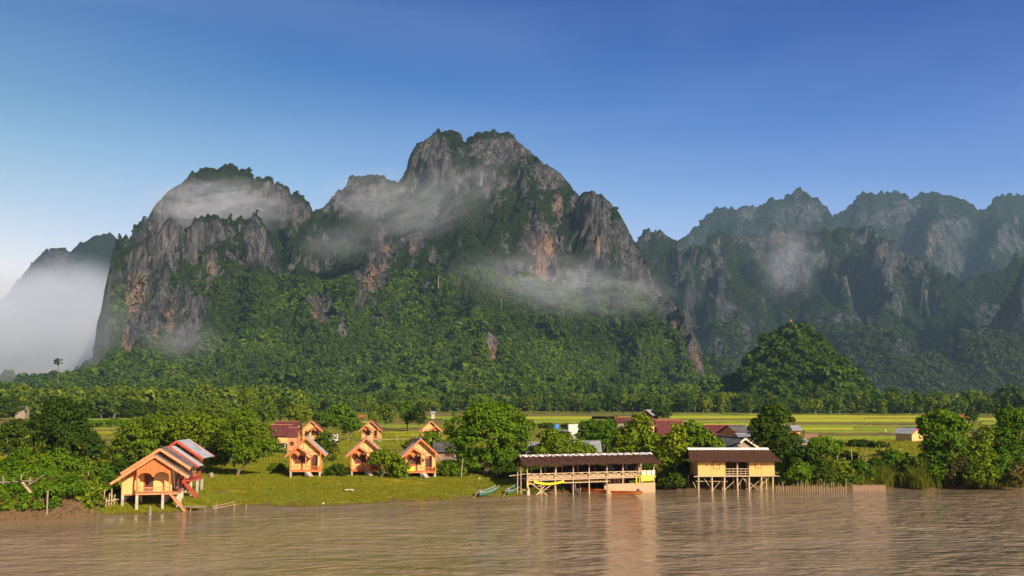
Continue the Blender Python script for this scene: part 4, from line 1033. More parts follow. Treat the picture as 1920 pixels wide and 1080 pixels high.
thatch_slope(rest, (-0.8, -0.75, EZ - 0.12), (RL + 0.5, -0.75, EZ - 0.12), (RL + 0.75, rd, RZ), (-0.2, rd, RZ), n_straw=2600, seed=4)
thatch_slope(rest, (RL + 0.75, DP + 0.75, EZ - 0.1), (-0.1, DP + 0.75, EZ - 0.1), (-0.2, rd, RZ), (RL + 0.75, rd, RZ), n_straw=300, seed=5)
nc = 17
for k in range(nc):
    a = -0.25 + (RL + 1.0) * k / nc; b = -0.25 + (RL + 1.0) * (k + 1) / nc
    o = MB().slab((a + 0.02, rd - 0.42, RZ - 0.02), (b - 0.02, rd - 0.42, RZ - 0.02 + random.uniform(-.02, .02)), (b - 0.02, rd + 0.02, RZ + 0.2), (a + 0.02, rd + 0.02, RZ + 0.2), 0.02, 0).build('ridge_cap', 'capwhite', rest)
    s = (b - a) * 0.9
    pole('roof_pole', 'darkwood', rest, (a, rd + 0.1, RZ + 0.36), (a + s * 0.9, -0.45 + random.uniform(0, 0.9), EZ + 0.22 + random.uniform(0, 0.25)), 0.04, 5)
pole('rafter', 'bamboo', rest, (-0.5, 0, EZ), (RL + 0.4, 0, EZ), 0.05)
def hung(name, mat, label, cat, pts, sz):
    pass
# boards and banner at the right end
for k, (xa, xb, za, zb) in enumerate(((1202, 1210.5, 1.78, 2.40), (1211.8, 1219.5, 1.74, 2.38), (1221, 1227.5, 1.80, 2.40))):
    f = lambda q: (q - 989) / (1227 - 989) * RL
    tx = ['left', 'middle', 'right'][k]
    o = MB().box(f(xa), f(xb), -0.16, -0.12, za, zb).build('menu_board', 'pale', None)
    o.location = RA; o.rotation_euler = (0, 0, rang)
    tag(o, f'{tx} of the three pale boards fixed to the restaurant railing above the yellow banner', 'board', 'pale boards on the restaurant railing')
    MB().box(f(xa) + .06, f(xb) - .06, -0.168, -0.162, za + .07, zb - .07).build('board_face', 'whitewall' if k == 2 else 'pale', o)
bn = empty('banner', RA, rang, 'bright yellow banner hanging off the right end of the restaurant deck', 'banner')
MB().slab((f(1199.5), -0.2, 1.22), (f(1224.5), -0.2, 1.28), (f(1225.5), -0.17, 1.82), (f(1199), -0.17, 1.84), 0.015, 6, 0.012, 2).build('banner_cloth', 'yellow', bn)
# unreadable red marks of the banner's lettering line
mk = MB()
for k in range(9): mk.box(f(1203) + k * 0.14, f(1203) + k * 0.14 + 0.08, -0.232, -0.226, 1.50, 1.58)
mk.build('lettering', 'pale', bn, kind='stuff')
def garland(pts, n, label, size=0.19, mat='yellow'):
    t = empty('lantern_garland', RA, rang, label, 'lantern garland', 'yellow lantern garlands')
    P = [Vector(p) for p in pts]
    MB().tube(P, [0.012] * len(P), 4).build('string', 'darkwood', t)
    me = None
    for k in range(n):
        q = (k + 0.5) / n * (len(P) - 1); i = min(int(q), len(P) - 2); p = P[i].lerp(P[i + 1], q - i)
        if me is None:
            s = size
            me = MB().tube([(0, 0, 0.0), (0, 0, -.05 * s / .19), (0, 0, -0.5 * s), (0, 0, -s), (0, 0, -s * 1.15)], [0.02, s * .42, s * .52, s * .42, s * .2], 8).build('lantern', mat, t)
            me.location = p
        else:
            c = me.copy(); COL.objects.link(c); c.parent = t; c.location = p
            c.rotation_euler = (random.uniform(-.15, .15), random.uniform(-.15, .15), 0)
    return t
def sag(a, b, d, n=9): return [(a[0] + (b[0] - a[0]) * i / n, a[1], a[2] + (b[2] - a[2]) * i / n - d * 4 * (i / n) * (1 - i / n)) for i in range(n + 1)]
garland(sag((f(999), -0.22, 1.66), (f(1054), -0.22, 1.62), 0.28), 19, 'sagging garland of big yellow lanterns below the left half of the restaurant railing', 0.24)
garland([(f(988), -0.2, 1.66), (f(988), -0.2, 0.95)], 4, 'short string of yellow lanterns hanging down the leftmost restaurant post', 0.2)
garland(sag((f(1054), 0.5, 1.48), (f(1104), 0.5, 1.48), 0.03, 4), 15, 'row of small yellow lanterns in the shade under the middle of the deck', 0.15)
garland(sag((f(1104), 0.5, 1.5), (f(1146), 0.3, 1.42), 0.03, 4), 12, 'row of small yellow lanterns ending over the top of the woven mat wall', 0.15)
garland([(f(1190), -0.2, 1.85), (f(1191), -0.2, 1.0)], 5, 'short string of yellow lanterns hanging left of the yellow banner', 0.17)
garland(sag((f(1191), -0.2, 2.0), (f(1230), -0.2, 1.72), 0.02, 4), 7, 'yellow lanterns strung along the top edge of the yellow banner', 0.15)
# things under the roof
hm = MB().slab((f(1140), 0.9, 2.62), (f(1158), 0.9, 2.62), (f(1158), 1.3, 2.75), (f(1140), 1.3, 2.75), 0.02, 6, 0.02, 4, 0.35).build('hammock', 'greencloth')
hm.location = RA; hm.rotation_euler = (0, 0, rang); tag(hm, 'grey green hammock slung under the thatch right of the middle', 'hammock')
rc = MB().slab((f(1198.5), 0.3, 2.25), (f(1203), 0.3, 2.2), (f(1203), 0.35, 2.95), (f(1198.5), 0.35, 2.95), 0.02, 4, 0.02, 2).build('hanging_cloth', 'redcloth')
rc.location = RA; rc.rotation_euler = (0, 0, rang); tag(rc, 'red cloth hanging under the thatch near the right end of the restaurant', 'cloth')
gc = MB().slab((f(1168), 0.6, 2.35), (f(1174), 0.6, 2.3), (f(1174), 0.6, 2.95), (f(1168), 0.6, 2.95), 0.02, 4, 0.02, 2).build('hanging_cloth', 'greencloth')
gc.location = RA; gc.rotation_euler = (0, 0, rang); tag(gc, 'dark grey cloth hanging between the hammock and the red cloth', 'cloth')
for i, (xx, yy) in enumerate([(f(1060), 1.6), (f(1090), 1.8), (f(1120), 1.6), (f(1020), 1.8), (f(1185), 1.7)]):
    tb = empty('low_table', RA + Matrix.Rotation(rang, 3, 'Z') @ Vector((xx, yy, DZ + 0.013)), rang,
               ['second low table from the left on the restaurant deck', 'low table in the middle of the restaurant deck', 'low table left of the hammock on the deck', 'leftmost low table on the restaurant deck', 'rightmost low table, behind the red cloth on the deck'][i], 'table', 'low tables on the deck')
    box('table_top', 'greywood', tb, -.6, .6, -.35, .35, 0.35, 0.40)
    for sx in (-.5, .5):
        for sy in (-.28, .28): box('leg', 'greywood', tb, sx - .03, sx + .03, sy - .03, sy + .03, 0, 0.35)
pj = on(993, 928, 0)
jug = MB().tube([(0, 0, 0), (0, 0, .12), (0.02, 0, .45), (0.05, 0, .75), (0.05, 0, 1.0)], [0.12, 0.22, 0.2, 0.08, 0.05], 9).build('hanging_sack', 'concrete')
jug.location = (RA.x + 0.05, RA.y - 0.35, 0.02); tag(jug, 'pale sack hanging at the foot of the leftmost restaurant post', 'sack')

# ------------------------------------------------------------------ yellow stilt house
YH = 114.0
hx0 = at(1309, 900, YH).x; W_ = at(1453, 900, YH).x - hx0; DPH = 5.0
sh = empty('stilt_house', (hx0, YH, 0), 0.0, 'yellow bamboo walled house with brown thatch roof on tall stilts at the waterline', 'house')
fX = lambda q: (q - 1309) / 144.0 * W_
FZ, EV, RG = 1.72, 3.38, 4.50
for q in (1309.5, 1334.5, 1358.5, 1383, 1404.5, 1427.5, 1449):
    pole('stilt', 'bamboo', sh, (fX(q), 0.05, -0.8), (fX(q) + .03, 0.05, FZ - 0.12 if q != 1383 else EV), 0.10, 7)
for q in (1298, 1319, 1340, 1362, 1384, 1410, 1436, 1447):
    pole('stilt', 'bamboo', sh, (fX(q) + random.uniform(-.2, .2), random.uniform(1.8, 3.2), -0.5), (fX(q), 2.4, FZ - 0.13), random.uniform(0.05, 0.075))
for q in (1312, 1345, 1378, 1405, 1432, 1452): pole('stilt', 'bamboo', sh, (fX(q), DPH - 0.1, -0.2), (fX(q), DPH - 0.1, FZ - 0.13), 0.07)
for a, b in (((1334, .2), (1319, 1.6)), ((1336, 0.0), (1352, 1.1)), ((1392, 1.6), (1408, 0.3)), ((1383, .4), (1395, 1.6)), ((1395, 1.5), (1404, .9)), ((1404, .1), (1424, 1.1)), ((1405, 1.0), (1424, 0.05)), ((1359, .1), (1378, 1.1)), ((1430, .8), (1447, 1.6)), ((1300, 1.0), (1308, 0.0))):
    pole('brace', 'bamboo', sh, (fX(a[0]), 0.25, a[1]), (fX(b[0]), 0.3, b[1]), 0.035)
pole('cross_rail', 'bamboo', sh, (fX(1305), 0.5, 1.05), (fX(1366), 0.5, 1.02), 0.04)
box('floor', 'bamboo', sh, -0.1, W_ + 0.12, -0.08, DPH, FZ - 0.12, FZ)
pole('floor_beam', 'bamboo', sh, (-0.5, -0.15, FZ - 0.1), (W_ + 0.5, -0.15, FZ - 0.04), 0.05)
box('wall', 'yellowwall', sh, 0, fX(1361), 0, 0.08, FZ, EV + 0.05)
box('wall', 'yellowwall', sh, fX(1405), W_, 0, 0.08, FZ, EV + 0.05)
for x in (0.0, W_ - 0.08): box('wall', 'yellowwall', sh, x, x + 0.08, 0.081, DPH - .081, FZ, EV + 0.05)
box('wall', 'yellowwall', sh, 0, W_, DPH - 0.08, DPH, FZ, EV + 0.05)
for x in (fX(1361) - 0.08, fX(1405)): box('wall', 'mat', sh, x, x + 0.08, 0.081, DPH - .081, FZ, EV)
box('back_partition', 'shadewood', sh, fX(1384), fX(1405) - .001, 1.2, 1.26, FZ, EV)
for x in (0.0, fX(1335), fX(1361) - .05, fX(1405), fX(1428), W_ - .05): box('corner_post', 'bamboo', sh, x, x + 0.05, -0.03, -0.001, FZ, EV + 0.02)
window(sh, fX(1339), fX(1349.5), 2.52, 3.18, -0.0, 'yellowwall', 'pinkwood', 1); window(sh, fX(1418), fX(1427), 2.60, 3.26, -0.0, 'yellowwall', 'pinkwood', 1)
for z in (FZ + 0.22, FZ + 0.47, FZ + 0.75): pole('railing', 'bamboo', sh, (fX(1361), -0.02, z), (fX(1405), -0.02, z + .01), 0.04)
for q in (1368, 1375, 1390, 1398): pole('railing', 'bamboo', sh, (fX(q), 0.03, FZ), (fX(q), 0.03, FZ + 0.8), 0.03)
thatch_slope(sh, (-1.05, -0.62, EV - 0.12), (W_ + 0.65, -0.62, EV - 0.12), (W_ - 0.05, 2.5, RG), (-0.65, 2.5, RG), n_straw=2200, seed=8, jag=0.1)
thatch_slope(sh, (W_ + 0.65, DPH + .6, EV - .1), (-1.05, DPH + .6, EV - .1), (-0.65, 2.5, RG), (W_ - 0.05, 2.5, RG), n_straw=100, seed=9)
for x, xo in ((0.0, 0), (W_ - .08, 0)): MB().prism([(0, EV + .051), (0.01, RG - .1), (-0.01, RG - .1)], x, x + 0.02)
gb = MB()
for x in (0.02, W_ - 0.06): gb.add([(x, 0.1, EV + .06), (x, DPH - .1, EV + .06), (x, 2.5, RG - .02), (x + .04, 0.1, EV + .06), (x + .04, DPH - .1, EV + .06), (x + .04, 2.5, RG - .02)], [(0, 1, 2), (5, 4, 3), (0, 2, 5, 3), (1, 4, 5, 2)])
gb.build('gable_board', 'mat', sh)
for k in range(6):
    a = -0.7 + (W_ + 0.65) * k / 6; b = -0.7 + (W_ + 0.65) * (k + 1) / 6
    MB().slab((a, 2.08, RG - 0.02 + random.uniform(-.03, .02)), (b + 0.03, 2.08, RG - 0.02 + random.uniform(-.03, .02)), (b + 0.03, 2.52, RG + 0.2), (a, 2.52, RG + 0.2), 0.02, 5, 0.006).build('ridge_cap', 'capwhite', sh)

# ------------------------------------------------------------------ boats
def boat(label, p, heading, L, w, h, hull, inner, group='long river boats', motor=True, pitch=0.0):
    t = empty('river_boat', p, heading, label, 'boat', group)
    t.rotation_euler = (0, pitch, heading)
    n = 18; V = []; F = []
    def sec(u, inset):
        s = max(0.03, math.sin(math.pi * min(1, max(0, 0.06 + 0.90 * u))) ** 0.45) * w / 2
        rise = 0.55 * h * (abs(2 * u - 1) ** 3.2)
        x = (u - 0.5) * L * (1 - 0.01 * inset); top = h + rise; bot = rise * 0.85 + inset * 0.05
        s2 = s - inset * 0.035
        return [(x, -s2, top), (x, -s2 * 0.72, bot + 0.02), (x, 0, bot - 0.02), (x, s2 * 0.72, bot + 0.02), (x, s2, top)]
    for ins in (0, 1):
        for i in range(n + 1): V += sec(i / n, ins)
    o = (n + 1) * 5
    for i in range(n):
        for k in range(4):
            a = i * 5 + k; F.append((a, a + 5, a + 6, a + 1)); b = o + a; F.append((b + 1, b + 6, b + 5, b))
        F.append((i * 5, o + i * 5, o + i * 5 + 5, i * 5 + 5)); F.append((i * 5 + 4, i * 5 + 9, o + i * 5 + 9, o + i * 5 + 4))
    MB().add(V, F).build('hull', hull, t)
    rim = MB()
    for sd in (0, 4):
        P = [Vector(sec(i / n, 0)[sd]) for i in range(n + 1)]
        rim.tube(P, [0.03] * len(P), 5)
    rim.build('gunwale', 'concrete' if hull == 'teal' else inner, t)
    for u in (0.22, 0.38, 0.54, 0.70):
        s = sec(u, 1); y = abs(s[0][1]); box('seat', inner, t, s[0][0] - .1, s[0][0] + .1, -y, y, h * 0.62, h * 0.62 + 0.03)
    if motor:
        q = sec(0.96, 0)[0]
        mt = MB().box(q[0] - 0.25, q[0] + 0.1, -0.14, 0.14, q[2] - 0.05, q[2] + 0.25).build('motor', 'metal', t)
        MB().tube([(q[0], 0, q[2] + .1), (q[0] + 1.3, 0.1, q[2] - 0.35)], [0.025, 0.02], 5).build('propeller_shaft', 'bamboo', mt)
    return t
def boat_px(a, b, label, **k):
    fl_ = k.pop('afloat', False); A_ = on(*a, -.04) if fl_ else grown(*a, z0=.1); B_ = on(*b, -.04) if fl_ else grown(*b, z0=.1); A_.z = max(A_.z, -.06); B_.z = max(B_.z, -.06)
    c = (A_ + B_) / 2; c.z += k.pop('z', 0.0); k['pitch'] = -math.atan2(A_.z - B_.z, (A_ - B_).xy.length)
    return boat(label, c, math.atan2(A_.y - B_.y, A_.x - B_.x), (A_ - B_).xy.length, k.pop('w', 0.85), k.pop('h', 0.34), k.pop('hull'), k.pop('inner'), **k)
boat_px((897, 933), (933, 920), 'green long boat with pale rim nosed onto the mud left of the restaurant', hull='teal', inner='teal', z=0.05)
boat_px((950, 930), (977, 913), 'dark green boat lying beside the leftmost poles of the restaurant', hull='teal', inner='teal', z=0.05)
boat_px((1203, 929), (1088, 921), 'long thin orange boat moored in front of the woven mat wall', hull='orangeboat', inner='redboat', w=0.8, h=0.30, afloat=True)
boat_px((1812, 912), (1776, 908), 'red and black boat moored by the grassy bank at the far right', hull='darkwood', inner='redboat', w=0.8, h=0.3, afloat=True)
dg = boat_px((1086, 927), (1074, 921), 'tiny white dinghy between the posts under the restaurant', hull='whitewall', inner='pale', w=0.8, h=0.4, motor=False, afloat=True)

# ------------------------------------------------------------------ village houses
def house(name, label, px, Y, w, d, wall_z0, eave, ridge, wall, roof, trim='greywood', rz=0.0, along='x', ov=0.4, posts=False, openings=(), cat='house', group=None, py=None, flat=False, asym=0):
    x = (px - 960) / FPX * Y; g = gz(x, Y)
    t = empty(name, (x, Y, g), rz, label, cat, group)
    e = eave - g; r = ridge - g; w0 = wall_z0 - g
    if w0 > 0.3:
        for sx in np.linspace(-w / 2 + .12, w / 2 - .12, max(2, int(w / 1.6) + 1)):
            for sy in (0.12, d - .12): MB().box(sx - .08, sx + .08, sy - .08, sy + .08, -0.3, w0 - .101).build('post', 'concrete', t)
        box('floor', trim, t, -w / 2 - .05, w / 2 + .05, -.05, d + .05, w0 - .1, w0)
    else: w0 = -0.2
    box('wall', wall, t, -w / 2, w / 2, 0, .1, w0, e); box('wall', wall, t, -w / 2, w / 2, d - .1, d, w0, e)
    for sx in (-w / 2, w / 2 - .1): box('wall', wall, t, sx, sx + .1, .101, d - .101, w0, e)
    if flat:
        box('roof', roof, t, -w / 2 - .2, w / 2 + .2, -.2, d + .2, e + .001, r)
    elif along == 'x':
        c = d / 2; wv = max(6, int(w / 0.25))
        MB().slab((-w / 2 - ov, -ov, e - .05), (w / 2 + ov, -ov, e - .05), (w / 2 + ov, c, r), (-w / 2 - ov, c, r), .04, wv, .03).build('roof_panel', roof, t)
        MB().slab((w / 2 + ov, d + ov, e - .05), (-w / 2 - ov, d + ov, e - .05), (-w / 2 - ov, c, r), (w / 2 + ov, c, r), .04, wv, .03).build('roof_panel', roof, t)
        MB().box(-w / 2 - ov, w / 2 + ov, c - .15, c + .15, r + .03, r + .09).build('ridge_cap', roof if roof != 'maroon' else 'pinkwood', t)
        for sx in (-w / 2 + .02, w / 2 - .06): MB().add([(sx, 0.1, e), (sx, d - .1, e), (sx, c, r - .05), (sx + .04, .1, e), (sx + .04, d - .1, e), (sx + .04, c, r - .05)], [(0, 1, 2), (5, 4, 3), (0, 2, 5, 3), (1, 4, 5, 2)]).build('gable_board', wall, t)
    else:
        gable_roof(t, -w / 2 - ov, w / 2 + ov, 0, -ov, d + ov, e - .08 - ov * .0, e - .08, r, roof, barge=trim, waves=max(6, int(d / .3)))
        for yy in (0.0, d - .08): MB().prism([(-w / 2 + .001, e), (w / 2 - .001, e), (w / 2 - .002, e + .02), (0, r - .06), (-w / 2 + .002, e + .02)], yy, yy + .08).build('gable_board', wall, t)
    for kind, a, b, za, zb in openings:
        (window if kind == 'w' else door)(t, a, b, w0 + za, w0 + zb, 0.0, frame=trim)
    return t
Z = lambda py, Y: CAMZ - (py - HORIZON) / FPX * Y
G1 = 'maroon roofed houses on stilts'
house('stilt_house', 'wide maroon roofed house on pale posts right of the leaning olive tree', 522, 166, 3.9, 4.0, 2.9, Z(816, 166), Z(796, 168), 'cream', 'maroon', 'pinkwood', group=G1, openings=[('w', -0.6, 0.3, .6, 1.2)])
house('stilt_house', 'narrow maroon roofed annex beside the wide maroon roofed house', 552, 160, 1.5, 3.0, 2.2, Z(818, 160), Z(801, 161.5), 'pinkwood', 'maroon', 'pinkwood', group=G1, openings=[('w', -0.3, 0.3, .7, 1.3)], ov=0.15)
house('stilt_house', 'rearmost maroon roof whose ridge shows above the wide maroon roofed house', 539, 186, 4.0, 4.0, 2.9, Z(806, 186), Z(789.5, 188), 'cream', 'maroon', 'pinkwood', group=G1, ov=.3)
house('stilt_house', 'house on white posts hidden behind the crown of the leaning olive tree', 440, 140, 6.5, 4.0, 2.6, Z(842, 140), Z(826, 142), 'cream', 'maroon', 'pinkwood', group=G1)
house('farm_house', 'grey wooden house tucked under the left edge of the huge green tree', 848, 140, 4.6, 4, 1.2, Z(845, 140), Z(828, 142), 'greywood', 'darktin', openings=[('w', -.9, .2, .9, 1.6), ('d', 0.9, 1.6, 0.1, 1.7)])
house('water_tank_tower', 'tall windowless pale plastered block standing above the trees behind the restaurant', 1082, 165, 2.6, 2.6, 1, Z(7100.5, 165), Z(795, 165), 'whitewall', 'whitewall', flat=True, cat='water tower', openings=())
house('farm_house', 'low grey flat roofed house with the blue barrel on top', 1047, 170, 3.4, 3, 1, Z(809, 170), Z(806.5, 170), 'greywood', 'tin', flat=True)
br = MB().tube([(0, 0, 0), (0, 0, .25), (0, 0, .75), (0, 0, 1.0)], [.42, .46, .46, .40], 12).build('water_barrel', 'blue')
br.location = ((1042 - 960) / FPX * 171, 171, Z(806.5, 170)); tag(br, 'bright blue barrel standing on the low grey flat roof', 'barrel')
house('farm_house', 'house with pale grey tin roof seen through branches behind the restaurant roof', 1103, 134, 2.8, 4.5, 1, Z(846, 134), Z(826, 136), 'greywood', 'tin', ov=.3)
house('shed', 'low tin lean-to just below the pale tin roofed house', 1112, 127, 3.4, 2, 1, Z(858, 127), Z(849, 128), 'greywood', 'tin', cat='shed')
house('shed', 'small open grey shed between the huge green tree and the leafy tree behind the restaurant', 993, 138, 2.0, 3, 1, Z(846, 138), Z(828, 139.5), 'concrete', 'tin', cat='shed', openings=[('d', -.2, .6, 0.1, 1.6)])
house('farm_house', 'isolated small dark roofed house at the left end of the maroon village roofs', 1168, 225, 3.2, 4, 1, Z(791, 225), Z(782, 227), 'greywood', 'maroon', trim='darkwood')
house('farm_house', 'long maroon roof stretching along the back of the village', 1234, 215, 7.5, 4, 1, Z(795, 215), Z(786, 217), 'cream', 'maroon', trim='pinkwood')
house('farm_house', 'taller maroon roof standing in front of the long maroon roof', 1246, 190, 2.6, 4, 2, Z(812, 190), Z(788, 192), 'cream', 'maroon', trim='pinkwood', openings=[('d', .5, 1.0, 0.1, 1.6)])
house('farm_house', 'small maroon roof at the right end of the long maroon roof', 1268, 200, 2.0, 4, 1, Z(800, 200), Z(789, 202), 'cream', 'maroon')
house('barn', 'dark barn with grey tin roof standing alone at the edge of the rice fields', 1211, 345, 3.6, 5, 1, Z(778, 345), Z(768, 345), 'darkwood', 'tin', along='y', rz=-0.6, cat='barn', ov=.8)
house('farm_house', 'broad single maroon roof with pale ridge behind the yellow stilt house', 1352, 165, 4.6, 5.2, 2, Z(819, 165), Z(796, 167.6), 'cream', 'maroon', trim='pinkwood', rz=0.05)
house('farm_house', 'low maroon roof joining the left side of the broad maroon roof', 1323, 170, 2.4, 4, 1, Z(808, 170), Z(800, 172), 'cream', 'maroon')
house('farm_house', 'house with rusty dark tin roof left of the tall dark tree', 1396, 158, 3.0, 5, 1, Z(812, 158), Z(797, 160), 'pinkwood', 'darktin', rz=0.5, trim='pinkwood')
house('shed', 'low silver tin roof squeezed behind the brown gabled house', 1400, 146, 2.6, 3, 1, Z(817, 146), Z(812.5, 147), 'greywood', 'tin', cat='shed')
house('farm_house', 'brown wooden house with its gable end showing over the yellow stilt house', 1390, 130, 3.1, 7, 1, Z(838, 130), Z(820.5, 130), 'greywood', 'darktin', 'pale', along='y', rz=0.25, ov=.45)
house('shed', 'shed with bluish tin roof just right of the tall dark tree', 1484, 185, 2.2, 3, 1, Z(806, 185), Z(797.5, 186), 'pinkwood', 'tin', cat='shed')
house('shed', 'small silver tin roof low among bushes right of the tall dark tree', 1499, 140, 1.3, 2, 1, Z(826, 140), Z(822.5, 141), 'greywood', 'tin', cat='shed', ov=.2)
house('farm_house', 'cream house with grey roof and red gable trim beside the big spreading tree', 1712, 205, 3.0, 4.2, 1.4, Z(812, 205), Z(801, 205), 'cream', 'tin', 'redwood', along='y', rz=0.45, ov=.45)
house('farm_house', 'red roofed hut on stilts far off at the edge of the rice fields', 1806, 360, 3.2, 4, 3, Z(785.5, 360), Z(778.5, 362), 'cream', 'redwood', ov=.5)
house('farm_house', 'grey roofed house showing between the two big trees at the right', 1832, 225, 2.8, 4, 1.5, Z(812, 225), Z(804, 227), 'pinkwood', 'darktin', rz=-.3)
house('field_hut', 'tiny pale roofed field hut below the treeline at the far left', 45, 440, 4.2, 4, 1, Z(767, 440), Z(762, 442), 'greywood', 'tin', cat='hut')
house('field_hut', 'tiny white hut on the rice fields left of the huge green tree', 813, 420, 1.3, 2.0, 1, Z(775, 420), Z(771, 421), 'concrete', 'tin', cat='hut')
house('field_hut', 'tiny red roofed shelter on the rice fields over the lone far bungalow', 680, 400, 0.9, 1.4, 1, Z(782, 400), Z(778, 401), 'darkwood', 'redwood', cat='hut')
def wall_block(label, pxa, pxb, Y, zt, mat, th=0.25, name='wall', cat='wall', courses=3):
    x0 = (pxa - 960) / FPX * Y; x1 = (pxb - 960) / FPX * Y; g = min(gz(x0, Y), gz(x1, Y))
    t = empty(name, (x0, Y, g), 0, label, cat)
    box('wall_panel', mat, t, 0, x1 - x0, 0, th, -0.3, zt - g - .061)
    box('coping', mat, t, -0.03, x1 - x0 + .03, -.04, th + .04, zt - g - .06, zt - g)
    return t
wall_block('short white wall on the wet field between two far bungalows', 621, 637, 200, Z(813, 200), 'whitewall')
wall_block('low brick coloured concrete wall at the waterline right of the stake fence', 1588, 1650, 114.6, Z(905.5, 114.8), 'brownmat')
wall_block('bare concrete wall stub among bushes beside the rice fields', 1503, 1528, 230, Z(812, 230), 'brownmat')
# ================================================================== near vegetation
def foliage_obj(parent, lobes, mat, n_clump, clump_r, leaves, leaf, seed, name='crown', flat=0.75):
    V, F = crown(lobes, n_clump, clump_r, leaves, leaf, seed, flat)
    return link_mesh(name, np_mesh(name, V, F, M[mat]), parent)
def tree(label, px, py, lobes, mat='leaf_green', cat='tree', name='leafy_tree', Y=None, leaf=0.26, dens=1.0, clump=0.75, seed=0, trunk=0.22, group=None, lean=0.0, depth=0.85, bare_top=False):
    """px, py: foot of the trunk; lobes (px, py, rx, ry) of the crown as seen in the photograph, at the trunk's distance"""
    if Y is None: base = grown(px, py)
    else: base = Vector(((px - 960) / FPX * Y, Y, 0)); base.z = gz(base.x, base.y)
    Y = base.y; s = Y / FPX
    r = random.Random(seed)
    t = empty(name, base, 0, label, cat, group)
    L = []
    for lx, ly, rx, ry in lobes:
        c = at(lx, ly, Y) - base
        L.append((c.x, c.y + r.uniform(-.3, .3) * rx * s, max(c.z, ry * s * .5), rx * s, rx * s * depth, ry * s))
    area = sum(4 * a[3] * a[5] + 2 * a[3] * a[4] for a in L)
    leaf *= 0.74
    rx_max = max(q[2] for q in lobes)
    nC = int(np.clip(area * 1.7 * dens / (clump * clump), 16, 640 if rx_max > 55 else 400))
    lv = int(np.clip(9.0 * (clump / leaf) ** 2 * 0.40, 14, 64))
    foliage_obj(t, L, mat, nC, clump, lv, leaf, seed + 11)
    if trunk:
        top = max(L, key=lambda a: a[2])
        cx = sum(a[0] for a in L) / len(L); cz = min(a[2] for a in L)
        fork = Vector((cx * .5 + lean, 0, max(0.5, cz * 0.55)))
        m = MB().tube([(0, 0, -0.3), (fork.x * .35, 0, fork.z * .5), fork, (top[0] * .9, top[1], top[2])], [trunk * 1.3, trunk, trunk * .85, trunk * .25], 8)
        for a in L[:7]:
            p = Vector(a[:3]); q = fork.lerp(p, 0.5) + Vector((0, 0, -0.12 * a[5]))
            m.tube([fork, q, p + Vector((0, 0, a[5] * .5))], [trunk * .55, trunk * .38, trunk * .12], 6)
        m.build('trunk', 'bark', t)
    return t
T = tree
T('huge round bright green tree standing left of the thatched restaurant', 908, 893, [(912, 785, 45, 32), (870, 805, 36, 30), (955, 800, 38, 28), (905, 825, 64, 38), (858, 838, 26, 22), (965, 828, 30, 24), (895, 862, 45, 22), (930, 775, 36, 18), (985, 806, 16, 14), (950, 855, 26, 22)], 'leaf_green', leaf=0.25, clump=0.62, seed=1, dens=1.9, trunk=0.3)
T('dark broad tree with ragged crown rising over the left bank scrub', 118, 866, [(112, 770, 34, 22), (90, 800, 36, 24), (130, 805, 40, 30), (150, 835, 40, 28), (80, 835, 34, 26), (180, 850, 22, 20), (110, 855, 50, 18), (150, 780, 18, 18)], 'leaf_dark', leaf=0.30, clump=0.85, seed=2, dens=1.2)
T('wispy dark tree cut by the left picture edge', 10, 860, [(15, 815, 30, 16), (40, 800, 26, 10), (0, 835, 24, 16), (30, 840, 16, 12)], 'leaf_dark', leaf=0.3, clump=0.7, seed=3, dens=0.7)
T('wide leafy yellow-green tree left of the two river huts', 275, 885, [(262, 812, 38, 26), (300, 800, 36, 24), (240, 845, 30, 28), (285, 850, 45, 30), (330, 835, 30, 26), (232, 868, 20, 16)], 'leaf_yellow', leaf=0.28, clump=0.7, seed=4, dens=1.25)
T('leafy yellow-green tree rising right behind the silver roofs of the river huts', 375, 888, [(365, 802, 36, 24), (398, 815, 34, 30), (345, 825, 30, 24), (390, 850, 36, 28), (420, 845, 18, 30)], 'leaf_yellow', leaf=0.28, clump=0.7, seed=5, dens=1.25)
T('leaning brown-trunked tree with olive crown left of the front row of bungalows', 442, 893, [(452, 795, 32, 22), (475, 815, 32, 26), (440, 825, 30, 26), (490, 840, 22, 20), (462, 850, 32, 18), (512, 838, 14, 14)], 'leaf_yellow', leaf=0.24, clump=0.6, seed=6, dens=1.1, trunk=0.17, lean=0.3)
T('small loose green tree behind the nearest bungalow, at its right eave', 614, 868, [(610, 828, 20, 16), (602, 845, 14, 14), (622, 850, 12, 16)], 'leaf_dark', leaf=0.26, clump=0.5, seed=7, dens=0.9, trunk=0.1)
T('small yellow-green tree in front of the second bungalow', 712, 896, [(720, 855, 20, 12), (738, 868, 24, 16), (705, 862, 14, 8), (752, 880, 16, 12)], 'leaf_yellow', leaf=0.27, clump=0.42, seed=8, dens=1.1, trunk=0.07)
T('broad leafy tree right behind the left half of the restaurant roof', 1052, 880, [(1050, 835, 34, 20), (1075, 850, 36, 16), (1020, 850, 24, 16), (1035, 818, 22, 12), (1095, 845, 22, 12)], 'leaf_yellow', leaf=0.30, clump=0.62, seed=9, dens=1.1)
T('dull green shrubby tree between the huge tree and the leafy restaurant tree', 972, 875, [(975, 835, 18, 14), (968, 855, 18, 16), (1000, 848, 10, 10)], 'leaf_dry', leaf=0.26, clump=0.5, seed=10, dens=0.9, trunk=0.1)
T('soft deep green tree below the pale plastered block', 1122, 860, [(1110, 808, 26, 16), (1135, 805, 24, 16), (1100, 826, 22, 14), (1140, 832, 28, 22)], 'leaf_green', Y=145, leaf=0.28, clump=0.7, seed=12, dens=0.9)
